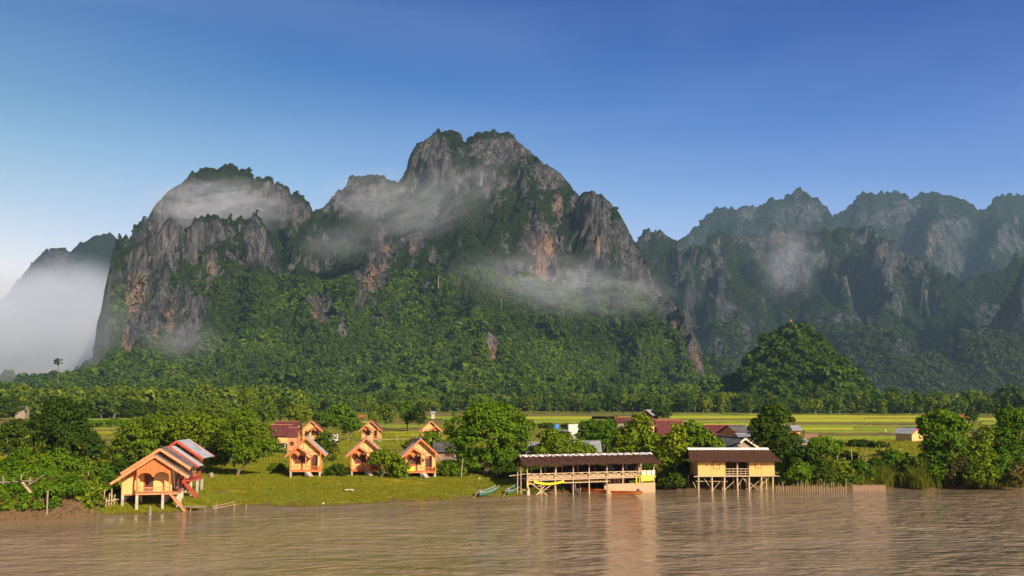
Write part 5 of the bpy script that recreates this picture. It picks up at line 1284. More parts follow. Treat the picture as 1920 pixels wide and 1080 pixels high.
T('tall leafy tree behind the right half of the restaurant roof', 1198, 885, [(1202, 795, 20, 18), (1190, 820, 36, 22), (1220, 835, 32, 20), (1175, 840, 28, 20), (1210, 855, 34, 16)], 'leaf_yellow', leaf=0.32, clump=0.65, seed=13, dens=1.1)
T('slim trunked leafy tree in the gap between restaurant and yellow house', 1264, 904, [(1268, 812, 18, 16), (1262, 838, 26, 18), (1282, 850, 18, 14), (1260, 865, 18, 10)], 'leaf_yellow', leaf=0.32, clump=0.55, seed=14, dens=0.95, trunk=0.09)
T('leafy bright green tree over the left end of the yellow house roof', 1292, 888, [(1295, 810, 24, 18), (1318, 828, 24, 18), (1290, 835, 26, 16), (1340, 836, 16, 10)], 'leaf_green', leaf=0.32, clump=0.6, seed=15, dens=1.0, trunk=0.14)
T('tall dense dark tree rising at the right end of the yellow house', 1450, 886, [(1448, 778, 24, 18), (1462, 790, 22, 20), (1432, 800, 24, 22), (1452, 825, 34, 26), (1420, 815, 16, 16), (1465, 855, 28, 26), (1488, 830, 14, 14)], 'leaf_dark', leaf=0.26, clump=0.65, seed=16, dens=1.4)
T('low rounded green tree right of the tall dark tree, by the tin roofs', 1535, 880, [(1540, 835, 24, 16), (1560, 848, 16, 14), (1522, 850, 18, 14)], 'leaf_green', Y=135, leaf=0.28, clump=0.6, seed=17, dens=1.0, trunk=0.12)
T('papaya-like leafy tree between the tall dark tree and the bamboo rack', 1512, 893, [(1515, 850, 18, 14), (1500, 862, 18, 18), (1530, 868, 14, 14)], 'leaf_dark', leaf=0.34, clump=0.5, seed=18, dens=1.0, trunk=0.1)
T('big spreading tree with yellowish top before the cream house at the right', 1772, 890, [(1768, 785, 30, 14), (1745, 800, 24, 12), (1795, 800, 24, 16), (1770, 825, 40, 24), (1795, 850, 34, 24), (1755, 855, 26, 18), (1728, 790, 10, 6)], 'leaf_green', leaf=0.30, clump=0.65, seed=19, dens=1.15)
T('tall bushy tree cut by the right picture edge', 1900, 892, [(1898, 785, 28, 20), (1915, 810, 34, 28), (1880, 825, 30, 24), (1905, 855, 40, 26), (1870, 860, 26, 20)], 'leaf_green', leaf=0.30, clump=0.65, seed=20, dens=1.2)
T('weeping yellow-green tree between the two big trees at the right', 1843, 890, [(1845, 818, 14, 16), (1838, 840, 22, 20), (1850, 865, 22, 20)], 'leaf_yellow', leaf=0.28, clump=0.5, seed=21, dens=1.0, trunk=0.1)
# palm-like frond tree by the third bungalow
T('feathery dry leaved shrub between the lone far bungalow and the huge tree', 772, 862, [(770, 838, 14, 10), (782, 845, 10, 10)], 'leaf_dry', leaf=0.3, clump=0.4, seed=22, dens=0.8, trunk=0.06)

def bush(label, px, py, rx, ry, mat='leaf_green', Y=None, seed=0, leaf=0.22, clump=0.42, group=None, dens=1.0, cat='bush', name='leafy_bush'):
    return tree(label, px, py, [(px, py - ry * .9, rx * .8, ry), (px - rx * .5, py - ry * .55, rx * .6, ry * .65), (px + rx * .5, py - ry * .5, rx * .6, ry * .65)], mat, cat, name, Y, leaf, dens, clump, seed, 0, group)
bush('leafy bush screening the foot of the half hidden far bungalow', 808, 846, 26, 19, 'leaf_green', Y=150, seed=38)
bush('dark low bush between the first two front bungalows', 632, 893, 20, 11, 'leaf_dark', seed=31)
bush('rounded bush right of the second front bungalow', 742, 895, 24, 14, 'leaf_green', seed=32)
bush('bushy shrub right of the third front bungalow', 845, 895, 28, 16, 'leaf_yellow', seed=33)
bush('dark shrub at the foot of the huge green tree, restaurant side', 948, 898, 24, 18, 'leaf_dark', seed=34)
bush('small shrub behind the first front bungalow, left side', 520, 884, 16, 7, 'leaf_green', seed=35)
bush('tall shrub between restaurant and yellow house, by the water', 1262, 912, 20, 12, 'leaf_dark', seed=36)
bush('bush crowding the left wall of the yellow stilt house', 1284, 900, 16, 22, 'leaf_dark', Y=121, seed=37)
def bank_bushes(spec, group, base):
    for i, (px, py, rx, ry, mat, lab) in enumerate(spec): bush(lab, px, py, rx, ry, mat, seed=base + i, leaf=0.26 if mat == 'leaf_yellow' else 0.24, clump=0.45, group=group, dens=0.9)
GB = 'lush scrub on the left bank'
bank_bushes([
    (18, 896, 34, 18, 'leaf_green', 'bright scrub bush at the left picture edge, above the bamboo fence'),
    (60, 905, 32, 16, 'leaf_green', 'bright green bush above the middle of the bamboo fence'),
    (105, 893, 34, 26, 'leaf_green', 'tallest scrub bush, in front of the ragged dark tree'),
    (150, 900, 30, 22, 'leaf_yellow', 'pale topped scrub bush right of the tallest one'),
    (75, 882, 28, 16, 'leaf_yellow', 'yellowish bush behind the bright scrub, under the ragged dark tree'),
    (188, 905, 26, 18, 'leaf_green', 'scrub bush nearest the left wall of the orange river hut'),
    (130, 924, 28, 15, 'leaf_green', 'low scrub bush right of the fallen plank'),
    (95, 928, 22, 11, 'leaf_green', 'low scrub bush behind the fallen plank'),
    (165, 930, 26, 13, 'leaf_yellow', 'low yellowish bush on the edge of the muddy bank'),
    (30, 925, 28, 10, 'leaf_green', 'low bush between the rails of the bamboo fence'),
    (205, 925, 16, 15, 'leaf_dark', 'dark bush in the shade left of the orange river hut'),
    (225, 893, 22, 16, 'leaf_dark', 'dark bush behind the orange river hut roof'),
    (40, 868, 26, 14, 'leaf_green', 'bush under the wispy tree at the left edge'),
    (212, 868, 20, 14, 'leaf_dark', 'shaded bush between the ragged dark tree and the wide yellow-green tree'),
], GB, 400)
GR = 'scrub on the right bank'
bank_bushes([
    (1470, 890, 22, 18, 'leaf_green', 'bush touching the right wall of the yellow stilt house'),
    (1500, 898, 24, 16, 'leaf_green', 'bright bush behind the left end of the stake fence'),
    (1540, 896, 26, 18, 'leaf_dark', 'dark bush behind the middle of the stake fence'),
    (1575, 893, 24, 16, 'leaf_yellow', 'yellowish bush below the bamboo rack'),
    (1610, 893, 24, 16, 'leaf_green', 'bush above the low brick coloured wall'),
    (1645, 890, 24, 15, 'leaf_dark', 'dark bush behind the right end of the low brick coloured wall'),
    (1680, 882, 26, 20, 'leaf_green', 'bush under the leaning stake, left of the big spreading tree'),
    (1715, 892, 28, 18, 'leaf_dark', 'dark bush at the left foot of the big spreading tree'),
    (1755, 898, 30, 14, 'leaf_green', 'low bush below the big spreading tree'),
    (1800, 900, 30, 22, 'leaf_dry', 'dry olive bush above the red and black boat'),
    (1840, 904, 30, 22, 'leaf_yellow', 'yellowish bush right of the red and black boat'),
    (1880, 902, 30, 22, 'leaf_green', 'green bush at the right foot of the weeping tree'),
    (1915, 905, 26, 20, 'leaf_dry', 'dry brownish bush at the right picture edge'),
    (1660, 862, 20, 9, 'leaf_dark', 'small dark bush in the tall grass above the leaning stake'),
    (1590, 870, 22, 12, 'leaf_dark', 'dark bush inside the bamboo rack'),
    (1240, 872, 16, 10, 'leaf_green', 'bush behind the right eave of the restaurant'),
    (1160, 880, 40, 8, 'leaf_dark', 'low dark bush hidden behind the restaurant roof'),
], GR, 450)
bush('tall dark shrub behind the left half of the open restaurant deck', 1015, 905, 28, 16, 'leaf_dark', Y=117, seed=490, clump=.6)
bush('dark shrub filling the shade behind the middle of the restaurant deck', 1090, 902, 44, 20, 'leaf_dark', Y=118, seed=491, clump=.6)
bush('dark shrub filling the shade behind the right of the restaurant deck', 1180, 898, 46, 20, 'leaf_dark', Y=119, seed=492, clump=.6)

# ---- middle distance trees, one by one: px, foot py, Y, crown rx, top py, material, words
MID = [
    (560, 800, 265, 26, 757, 'leaf_belt', 'olive tree right behind the maroon roofs'),
    (604, 806, 250, 20, 770, 'leaf_belt', 'tree right above the twin gabled far bungalow'),
    (640, 808, 240, 30, 758, 'leaf_green', 'bushy green tree between the twin gabled and the lone far bungalow'),
    (655, 812, 215, 18, 784, 'leaf_green', 'low dark green tree left of the lone far bungalow'),
    (705, 795, 300, 14, 757, 'leaf_belt', 'slender tree above the lone far bungalow'),
    (728, 797, 300, 14, 752, 'leaf_belt', 'slender pale tree right of the lone far bungalow'),
    (765, 800, 280, 16, 754, 'leaf_green', 'left one of the two upright field trees left of the huge tree'),
    (787, 800, 275, 12, 752, 'leaf_dark', 'right one of the two upright field trees left of the huge tree'),
    (500, 795, 300, 22, 752, 'leaf_belt', 'brown green tree over the left end of the maroon roofs'),
    (466, 790, 320, 18, 725, 'leaf_yellow', 'tall yellow tree above the leaning tree'),
    (530, 790, 320, 22, 745, 'leaf_dark', 'dark tree above the wide maroon roof'),
    (1241, 784, 345, 17, 762, 'leaf_dark', 'round dark tree beside the lone barn'),
    (1823, 793, 340, 12, 768, 'leaf_dark', 'small dark tree right of the far red roofed hut'),
    (180, 799, 270, 34, 790, 'leaf_green', 'low hedge tree in the left rice fields'),
    (215, 800, 270, 20, 786, 'leaf_green', 'rounder hedge tree in the left rice fields'),
    (20, 780, 390, 30, 742, 'leaf_dark', 'dark green tree beside the tiny pale roofed hut'),
    (330, 788, 330, 34, 748, 'leaf_belt', 'broad tree above the wide leafy tree'),
    (400, 790, 320, 34, 745, 'leaf_belt', 'broad tree above the silver roofs'),
    (250, 786, 350, 30, 750, 'leaf_dark', 'dark tree above the left hand yellow-green tree'),
    (1155, 815, 240, 30, 790, 'leaf_belt', 'pale loose tree left of the maroon village roofs'),
    (1565, 842, 165, 20, 828, 'leaf_dark', 'low dark hedge bush at the near edge of the right rice fields'),
    (1610, 840, 168, 24, 826, 'leaf_dark', 'long low hedge bush below the right rice fields'),
    (1650, 842, 165, 18, 830, 'leaf_dark', 'small hedge bush left of the cream house'),
    (1025, 803, 260, 18, 794, 'leaf_dark', 'low dark bush in the field right of the huge tree'),
    (1065, 803, 260, 14, 796, 'leaf_dark', 'small dark bush left of the pale plastered block'),
]
for i, (px, py, Y, rx, top, mat, lab) in enumerate(MID):
    h = py - top
    lobes = [(px, top + h * .35, rx * .7, h * .33), (px - rx * .45, top + h * .5, rx * .55, h * .3), (px + rx * .45, top + h * .55, rx * .55, h * .3), (px, top + h * .68, rx * .7, h * .25)]
    tree(lab, px, py, lobes, mat, 'tree' if h > 18 else 'bush', 'field_tree' if h > 18 else 'hedge_bush', Y, 0.5, 0.8, 1.0 if h > 18 else 0.6, 600 + i, 0.18 if h > 18 else 0, 'trees and bushes of the middle distance')
# ---- far treeline: single trees, several kinds, in two staggered rows
def far_kind(i, r, h, mat, shape):
    q = random.Random(900 + i)
    if shape == 'round': L = [(0, 0, h * .62, r * .8, r * .8, h * .33)] + [(q.uniform(-.5, .5) * r, q.uniform(-.5, .5) * r, h * q.uniform(.35, .7), r * .55, r * .55, h * .22) for _ in range(4)]
    elif shape == 'tall': L = [(q.uniform(-.2, .2) * r, 0, h * z, r * .5 * (1.25 - z * .7), r * .5, h * .2) for z in (.3, .5, .7, .88)]
    else: L = [(math.cos(a) * r * .55, math.sin(a) * r * .4, h * q.uniform(.55, .85), r * .38, r * .38, h * .24) for a in (0, 1.3, 2.5, 3.8, 5.1)] + [(0, 0, h * .4, r * .6, r * .6, h * .3)]
    V, F = crown(L, 60, 1.35, 22, 0.72, 950 + i, 0.8)
    V2 = MB().tube([(0, 0, -0.5), (0.1, 0, h * .3), (0, 0, h * .6)], [.28, .22, .1], 6)
    tm = bpy.data.meshes.new('trunk'); tm.from_pydata([tuple(v) for v in V2.V], [], V2.F); tm.materials.append(M['bark'])
    return np_mesh('crown', V, F, M[mat]), tm
KINDS = [(5.0, 11, 'leaf_belt', 'round'), (4.2, 12.5, 'leaf_belt', 'feathery'), (5.5, 10, 'leaf_forest', 'round'), (3.2, 13, 'leaf_belt', 'tall'), (4.8, 12, 'leaf_forest', 'feathery'), (5.2, 10.5, 'leaf_belt', 'round'), (3.0, 11, 'leaf_forest', 'tall'), (4.6, 9, 'leaf_belt', 'feathery')]
TONE = {'leaf_belt': 'bright', 'leaf_forest': 'deep green'}
KM = [far_kind(i, *k) for i, k in enumerate(KINDS)]
PLACE = [(0, 'at the left picture edge'), (70, 'below the fog bank'), (150, 'above the ragged dark tree'), (230, 'above the wide yellow-green tree'), (320, 'above the river huts'), (410, 'above the leaning tree'), (490, 'above the maroon roofs'),
         (560, 'above the first front bungalow'), (630, 'above the lone far bungalow'), (740, 'above the third front bungalow'), (830, 'above the huge green tree'), (990, 'above the left restaurant roof'), (1080, 'above the pale plastered block'),
         (1150, 'above the lone barn'), (1270, 'above the broad maroon roof'), (1400, 'above the tall dark tree'), (1500, 'at the foot of the round hill'), (1610, 'right of the round hill'), (1690, 'above the cream house'), (1790, 'above the far red roofed hut'), (1870, 'at the right picture edge')]
rf = random.Random(55)
for row, (dist, n, tag_) in enumerate([(0, 74, 'front'), (35, 68, 'middle'), (80, 60, 'back')]):
    for k in range(n):
        px = -25 + 1970 * (k + rf.uniform(.1, .9)) / n
        base = np.interp(px, [0, 200, 500, 700, 1000, 1350, 1900], [779, 781, 778, 776, 775, 778, 781])
        if row == 0 and 120 < px < 560: base += 3
        Y = 9.25 * FPX / (base - HORIZON) + dist + rf.uniform(-8, 8)
        ki = rf.choices(range(8), [3, 3, 1, 2, 1, 3, 1, 2] if px < 560 else [2, 2, 3, 1, 3, 2, 2, 2])[0]
        s = rf.uniform(.75, 1.15) * (1.18 if px < 520 else 0.95) * (1.0 + 0.12 * row)
        x = (px - 960) / FPX * Y
        ds = DS = 'taller' if s > 1.05 else 'shorter'
        pl = [w for a, w in PLACE if a <= max(px, 0)][-1]
        t = empty('treeline_tree', (x, Y, 1.2), rf.uniform(0, 6.28), f"{ds} {TONE[KINDS[ki][2]]} {KINDS[ki][3]} tree in the {tag_} row {pl}", 'tree', f'far treeline {pl}')
        t.scale = (s * rf.uniform(.85, 1.15), s * rf.uniform(.85, 1.15), s)
        link_mesh('crown', KM[ki][0], t); link_mesh('trunk', KM[ki][1], t)
# forest floor behind the treeline, one mass
r = np.random.default_rng(77)
n = 9000
Yf = r.uniform(560, 960, n); pf = r.uniform(-60, 1990, n); Xf = (pf - 960) / FPX * Yf
base = np.interp(pf, [0, 200, 500, 700, 1000, 1350, 1900], [779, 781, 778, 776, 775, 778, 781]); Yb = 9.25 * FPX / (base - HORIZON) + 100
k = (Yf > Yb)
K_belt = tree_variants('lowland_wood', 6, M['leaf_belt'], 1.0, 4.6, 8.5, 44, 11, seed=500)
scatter('lowland_wood', np.column_stack([Xf, Yf, np.full(n, 0.2)])[k], r.uniform(.8, 1.35, n)[k], K_belt, 'unbroken lowland wood between the far treeline and the mountain foot', seed=78)
r = np.random.default_rng(79); n = 2600
ez_ = r.uniform(455, 640, n); ex_ = (r.uniform(-60, 560, n) - 960) / FPX * ez_
scatter('lowland_wood', np.column_stack([ex_, ez_, np.full(n, 0.2)]), r.uniform(.8, 1.5, n), K_belt, 'bright mixed wood filling the plain at the left behind the treeline', seed=80)
# lone emergent trees
def surf(px, py, S, rad=7):
    """nearest piece of mountainside seen at a pixel"""
    V = S['V']; qx, qy = project(V)
    k = np.where((np.abs(qx - px) < rad) & (np.abs(qy - py) < rad))[0]
    return Vector(V[k[np.argmin(V[k, 1])]]) if len(k) else at(px, py, 900)
def lone(label, px, py_top, py_base, S, w, mat='leaf_dark', dead=False):
    p = at(px, py_base, S) if isinstance(S, (int, float)) else surf(px, py_base, S)
    p.y -= 4
    h = at(px, py_top, p.y).z - p.z; s = p.y / FPX
    t = empty('emergent_tree', p, 0, label, 'tree')
    MB().tube([(0, 0, -4), (0.3, 0, h * .45), (0, 0, h * .9)], [.022 * h, .016 * h, .008 * h], 6).build('trunk', 'palebark' if dead else 'bark', t)
    foliage_obj(t, [(0, 0, h * .9, w * s, w * s, h * .10), (w * s * .4, 0, h * .75, w * s * .6, w * s * .5, h * .08), (-w * s * .5, 0, h * .8, w * s * .5, w * s * .5, h * .07)], mat, 26, h * .06, 20, h * .04, 5)
M['palebark'] = m_simple('pale_bark', (0.18, 0.16, 0.13), (0.30, 0.27, 0.22), (1, 1, .3), 0.9, 0.2)
lone('tall flat topped tree standing alone against the fog bank at the left', 112, 673, 712, 900, 9)
lone('pale trunked flat crowned tree beside the white pinnacle on the forest slope', 894, 668, 708, A, 13, 'leaf_belt', True)
lone('slim pale trunked tree high on the middle slope', 818, 500, 545, A, 6, 'leaf_forest', True)
lone('pale trunked tree on the slope near the right foot of the big mountain', 1272, 678, 705, A, 12, 'leaf_belt', True)
lone('slim dead looking tree below the long mist band', 940, 548, 580, A, 8, 'leaf_dry', True)
fp = at(1483, 618, 700)
ft = empty('flag', fp, 0, 'tiny orange flag on a pole on top of the round green hill', 'flag')
MB().tube([(0, 0, -6), (0, 0, 8)], [.12, .09], 5).build('pole', 'greywood', ft)
MB().slab((0.1, 0, 5.0), (1.0, 0.3, 5.0), (1.1, 0.2, 6.6), (0.1, 0, 7.2), 0.05, 4, .1, 3).build('flag_cloth', 'orangeboat', ft)

# ================================================================== rice fields
def m_rice(name, c1, c2, c3):
    n = NT(name); v = n.coords((0.25, 1, 1))
    f = n.noise(v, 0.22, 5, 0.6, 0.4); f2 = n.noise(n.coords(), 1.6, 4, 0.7)
    c = n.ramp(f, [(0.3, c1), (0.5, c2), (0.7, c3)])
    c = n.mix(0.5, c, n.ramp(f2, [(0.3, (.75, .75, .75)), (0.7, (1.25, 1.25, 1.2))]), 'MULTIPLY')
    return n.pbr(c, 0.9, f2, 0.8, 0.25, 0.1)
M['rice_bright'] = m_rice('rice_bright', (0.30, 0.34, 0.012), (0.44, 0.45, 0.016), (0.54, 0.50, 0.03))
M['rice_green'] = m_rice('rice_green', (0.19, 0.27, 0.012), (0.27, 0.33, 0.014), (0.36, 0.36, 0.022))
M['rice_dull'] = m_rice('rice_dull', (0.12, 0.12, 0.022), (0.19, 0.165, 0.035), (0.26, 0.20, 0.055))
M['bund'] = m_rice('bund_earth', (0.055, 0.05, 0.018), (0.11, 0.075, 0.032), (0.17, 0.115, 0.055))
M['wetmud'] = m_rice('wet_mud', (0.07, 0.055, 0.025), (0.10, 0.08, 0.035), (0.13, 0.11, 0.05))
def paddy(pa, pb, ya, yb, mat, h=0.3, skew=0.0):
    """one flat plot with a thin earth bund round it; ya far edge, yb near edge (rows of the photograph)"""
    z = 1.25
    p = [on(pa, yb, z), on(pb, yb + skew, z), on(pb, ya + skew, z), on(pa, ya, z)]
    n = 14; V = []; F = []
    rr = random.Random(int(pa * 7 + ya * 13))
    wob = [rr.uniform(-.9, .9) for _ in range(n + 1)]
    for i in range(n + 1):
        u = i / n
        a = p[0].lerp(p[1], u) + Vector((0, wob[i], 0)); b = p[3].lerp(p[2], u) + Vector((0, wob[(i + 3) % (n + 1)], 0))
        V += [(a.x, a.y, 1.0), (a.x, a.y, z + h), (b.x, b.y, z + h), (b.x, b.y, 1.0)]
    for i in range(n):
        q = i * 4
        F += [(q, q + 4, q + 5, q + 1), (q + 1, q + 5, q + 6, q + 2), (q + 2, q + 6, q + 7, q + 3)]
    F += [(0, 1, 2, 3), (n * 4 + 3, n * 4 + 2, n * 4 + 1, n * 4)]
    o = MB().add(V, F).build('rice_paddy', mat, kind='structure')
    w = MB()
    for e in (0, 3):
        pts = [Vector((V[i * 4 + e][0], V[i * 4 + e][1] + (-.5 if e == 0 else .5), z + .05 + rr.uniform(-.03, .08))) for i in range(n + 1)]
        w.tube(pts, [0.26] * (n + 1), 6)
    w.build('bund', 'bund', o)
    return o
for a in [
    # right hand plain
    (990, 1150, 777, 781.5, 'rice_dull'), (985, 1160, 782, 787, 'rice_bright'), (1150, 1260, 777, 780, 'rice_dull'), (1000, 1110, 787, 795, 'rice_green'), (1110, 1230, 782, 788, 'rice_green'),
    (1255, 1420, 776.5, 780, 'rice_green'), (1255, 1420, 780.5, 786, 'rice_bright'), (1255, 1400, 786.5, 789, 'rice_dull'), (1280, 1410, 789.5, 794, 'rice_green'), (1290, 1410, 794.6, 800, 'rice_bright', .2),
    (1425, 1740, 779.6, 784.2, 'rice_bright', .4), (1490, 1620, 784.8, 792.6, 'rice_bright', .1), (1621, 1740, 785.2, 792.8, 'rice_bright', .1), (1490, 1740, 793.3, 796.8, 'rice_dull'), (1490, 1610, 797.4, 802, 'rice_green', .22), (1611, 1740, 797.8, 802.2, 'rice_green', .1),
    (1490, 1600, 802.8, 808.4, 'rice_bright', .3), (1601, 1735, 803.2, 808.6, 'rice_green', .25), (1510, 1690, 809.4, 813.5, 'rice_green', .3), (1530, 1690, 814.4, 817.2, 'rice_dull', .15), (1540, 1690, 818, 829, 'rice_green', .12),
    (1830, 1880, 785, 790, 'rice_bright'), (1740, 1800, 787, 792, 'rice_bright'), (1840, 1990, 792, 798, 'rice_green'),
    # behind the bungalows
    (722, 815, 810, 822, 'rice_bright', .15), (722, 830, 787, 793, 'rice_dull'), (705, 800, 797, 804, 'rice_green', .15), (800, 860, 782, 788, 'rice_green'), (790, 860, 775.8, 779, 'rice_dull'), (600, 690, 790, 795, 'rice_bright', .1), (560, 640, 780, 783, 'rice_bright'),
    # left
    (165, 240, 786, 792, 'rice_green'), (-60, 60, 788, 794, 'rice_dull'), (170, 232, 796, 801, 'rice_dull', .15), (175, 228, 802.5, 808, 'rice_green', .15), (180, 226, 810, 816, 'rice_bright', .15), (182, 222, 818, 826, 'rice_dull', .1), (20, 62, 815, 850, 'rice_green', .1), (0, 70, 797, 808, 'rice_green', .1),
]: paddy(*a)
pond = []
for i in range(24):
    th = i / 24 * 2 * math.pi; c = on(640 + 50 * math.cos(th) * (1 + .15 * math.sin(3 * th)), 838 + 7 * math.sin(th), 1.3); pond.append((c.x, c.y, 1.36))
MB().add(pond, [tuple(range(24))]).build('flooded_field_water', 'water', kind='structure')

# ================================================================== grass and weeds
def tuft_kinds(name, mat, n_blade, h, spread, w, seed, bend=0.5, kinds=4):
    col = bpy.data.collections.new(name)
    for i in range(kinds):
        r = np.random.default_rng(seed + i)
        b = r.normal(0, spread, (n_blade, 2)); a = r.uniform(0, 6.283, n_blade); hh = h * r.uniform(.5, 1.15, n_blade)
        d = np.column_stack([np.cos(a), np.sin(a)]); p = np.column_stack([-d[:, 1], d[:, 0]])
        z0 = np.zeros((n_blade, 1)) - .03
        m = b + d * (hh * bend * .35)[:, None]; tp = b + d * (hh * bend)[:, None]
        V = np.stack([np.column_stack([b - p * w, z0]), np.column_stack([b + p * w, z0]), np.column_stack([m + p * w * .8, (hh * .62)[:, None]]), np.column_stack([m - p * w * .8, (hh * .62)[:, None]]),
                      np.column_stack([tp, hh[:, None]]), np.column_stack([tp + p * w * .3, hh[:, None]])], 1).reshape(-1, 3)
        q = np.arange(n_blade)[:, None] * 6
        F = np.concatenate([q + np.array([0, 1, 2, 3]), q + np.array([3, 2, 5, 4])])
        col.objects.link(proto(name, V, F, M[mat]))
    return col
def field(n, pa, pb, ya, yb, seed, cond=None):
    r = np.random.default_rng(seed)
    Y = r.uniform(ya, yb, n); px = r.uniform(pa, pb, n); X = (px - 960) / FPX * Y
    Zg = ground_z(X, Y); s = Y - np.interp(X, SX, SY)
    k = Zg > 0.03
    if cond is not None: k &= cond(X, Y, px, s, Zg)
    return np.column_stack([X, Y, Zg])[k], r
K_lawn = tuft_kinds('lawn_tuft', 'grass_lawn', 16, 0.14, 0.16, 0.012, 700, 0.6)
P, r = field(60000, 190, 985, 88, 150, 701, lambda X, Y, px, s, Zg: (s > 0.3) & (fbm(X * .5, Y * .5, seed=5) > 0.36))
scatter('lawn_grass', P, r.uniform(.6, 1.5, len(P)), K_lawn, 'short patchy lawn grass around the bungalows', seed=702)
K_tall = tuft_kinds('reed_tuft', 'grass_tall', 24, 1.05, 0.25, 0.016, 710, 0.45)
P, r = field(42000, -60, 2000, 80, 128, 711, lambda X, Y, px, s, Zg: (s > 0.1) & (((px > 1240) & (s < 5)) | ((px > 1650) & (s < 9)) | ((px < 215) & (s > 2.8) & (s < 12)) | ((px > 985) & (px < 1240) & (s < 1.2) & (fbm(X, Y, seed=8) > .5))) & (fbm(X * .4, Y * .4, seed=12) > 0.36))
scatter('bank_reeds', P, r.uniform(.35, 1.1, len(P)) * np.where(P[:, 0] > 40, 1.15, .75), K_tall, 'ragged tall grass along the right bank and left scrub', seed=712)
P, r = field(9000, 1640, 1990, 100, 124, 715, lambda X, Y, px, s, Zg: (s > 0.05) & (s < 3.2) & (fbm(X * .35, Y * .35, seed=14) > 0.38))
scatter('bank_reeds', P, r.uniform(.8, 1.7, len(P)), K_tall, 'tall reedy grass along the water at the far right', seed=716)
K_mead = tuft_kinds('meadow_tuft', 'grass_lawn', 20, 0.45, 0.35, 0.03, 720, 0.5)
P, r = field(26000, 1240, 1960, 112, 210, 721, lambda X, Y, px, s, Zg: (s > 3))
scatter('meadow_grass', P, r.uniform(.6, 1.5, len(P)), K_mead, 'rough green meadow behind the right bank', seed=722)
P, r = field(20000, -60, 900, 125, 260, 723, lambda X, Y, px, s, Zg: (fbm(X * .12, Y * .12, seed=15) > 0.42))
scatter('meadow_grass', P, r.uniform(.5, 1.3, len(P)), K_mead, 'rough grass on the wet meadow behind the front bungalows', seed=724)
# broad leaved weeds at the bank
wc = bpy.data.collections.new('weed_kinds')
for i in range(4):
    V, F = crown([(0, 0, .25, .35, .35, .3)], 9, .2, 12, .17, 730 + i); wc.objects.link(proto('weed', V, F, M[['leaf_green', 'leaf_yellow', 'leaf_green', 'leaf_dry'][i]]))
P, r = field(9000, -60, 215, 80, 112, 731, lambda X, Y, px, s, Zg: (s > 0.8) & (s < 20) & (fbm(X * .5, Y * .5, seed=3) > 0.44 + .14 * sstep(4, 1, s)))
scatter('bank_weeds', P, r.uniform(.5, 1.6, len(P)), wc, 'leafy weeds over the left bank', seed=732)
P, r = field(9000, 1245, 1990, 100, 132, 733, lambda X, Y, px, s, Zg: (s > .6) & (s < 9) & (px > 1240) & (fbm(X * .5, Y * .5, seed=3) > 0.42))
scatter('bank_weeds', P, r.uniform(.5, 1.6, len(P)), wc, 'leafy weeds over the right bank', seed=734)
M['darkclod'] = m_simple('brown_clod', (0.07, 0.04, 0.02), (0.24, 0.16, 0.09), (4, 4, 4), 0.95, 0.4)
# clods and debris on the bare left bank and the rubble heap
cc = bpy.data.collections.new('clod_kinds')
for i in range(4):
    bm = bmesh.new(); bmesh.ops.create_icosphere(bm, subdivisions=1, radius=0.16)
    for v in bm.verts: v.co *= random.uniform(.6, 1.2); v.co.z *= .6
    me = bpy.data.meshes.new('clod'); bm.to_mesh(me); bm.free(); me.materials.append(M['bund' if i % 2 else 'darkclod']); cc.objects.link(bpy.data.objects.new('clod', me))
P, r = field(9000, -60, 205, 80, 100, 741, lambda X, Y, px, s, Zg: (s > -.1) & (s < 4.2))
scatter('bank_debris', P, r.uniform(.2, .9, len(P)), cc, 'earth clods and debris on the bare left bank', seed=742, tilt=1)
P, r = field(15000, 190, 1990, 85, 122, 743, lambda X, Y, px, s, Zg: (s > -.3) & (s < 1.0) & (fbm(X * .7, Y * .7, seed=33) > .45))
scatter('shore_debris', P, r.uniform(.08, .45, len(P)), cc, 'mud clods and flotsam along the waterline', seed=744, tilt=1)
c = grown(915, 889); r = np.random.default_rng(745)
P = np.column_stack([c.x + r.normal(0, 1.1, 900), c.y + r.normal(0, .5, 900), np.zeros(900)])
P[:, 2] = ground_z(P[:, 0], P[:, 1]) + 0.35 * np.exp(-((P[:, 0] - c.x) / 1.3) ** 2 - ((P[:, 1] - c.y) / .7) ** 2) * r.random(900)
scatter('rubble_heap', P, r.uniform(.3, 1.1, 900), cc, 'long low heap of rubble on the grass left of the restaurant', seed=746, tilt=1)

# ================================================================== fences, poles, small things
def stake_line(label, pts, n, h, r_, name='stake_fence', rails=0, tilt=.05, seed=0, mat='bamboo'):
    q = random.Random(seed)
    P = [grown(*p, z0=.2) for p in pts]
    P[0].z = max(P[0].z, 0)
    t = empty(name, P[0], 0, label, 'fence')
    tops = []
    for k in range(n):
        u = k / max(1, n - 1) * (len(P) - 1); i = min(int(u), len(P) - 2); p = P[i].lerp(P[i + 1], u - i); p.z = max(gz(p.x, p.y), 0); p = p - P[0]
        hh = h * q.uniform(.55, 1.25); e = p + Vector((q.uniform(-tilt, tilt) * hh, q.uniform(-tilt, tilt) * hh, hh)); tops.append(p.lerp(e, .7))
        pole('stake', mat, t, p - Vector((0, 0, .5)), e, r_ * q.uniform(.8, 1.2), 5)
    for k in range(rails):
        f = .35 + .4 * k
        pole('rail', mat, t, P[0] - P[0] + Vector((-.4, -.05, h * f)), P[-1] - P[0] + Vector((.4, -.05, h * f + .05)), r_ * .9, 5)
    return t
stake_line('row of thin bamboo stakes along the waterline right of the yellow house', [(1456, 912), (1586, 914)], 30, 1.0, .024, seed=1, tilt=.09)
stake_line('short row of thin stakes under the yellow house along the water', [(1300, 914), (1450, 913)], 16, .7, .024, seed=2, mat='greywood')
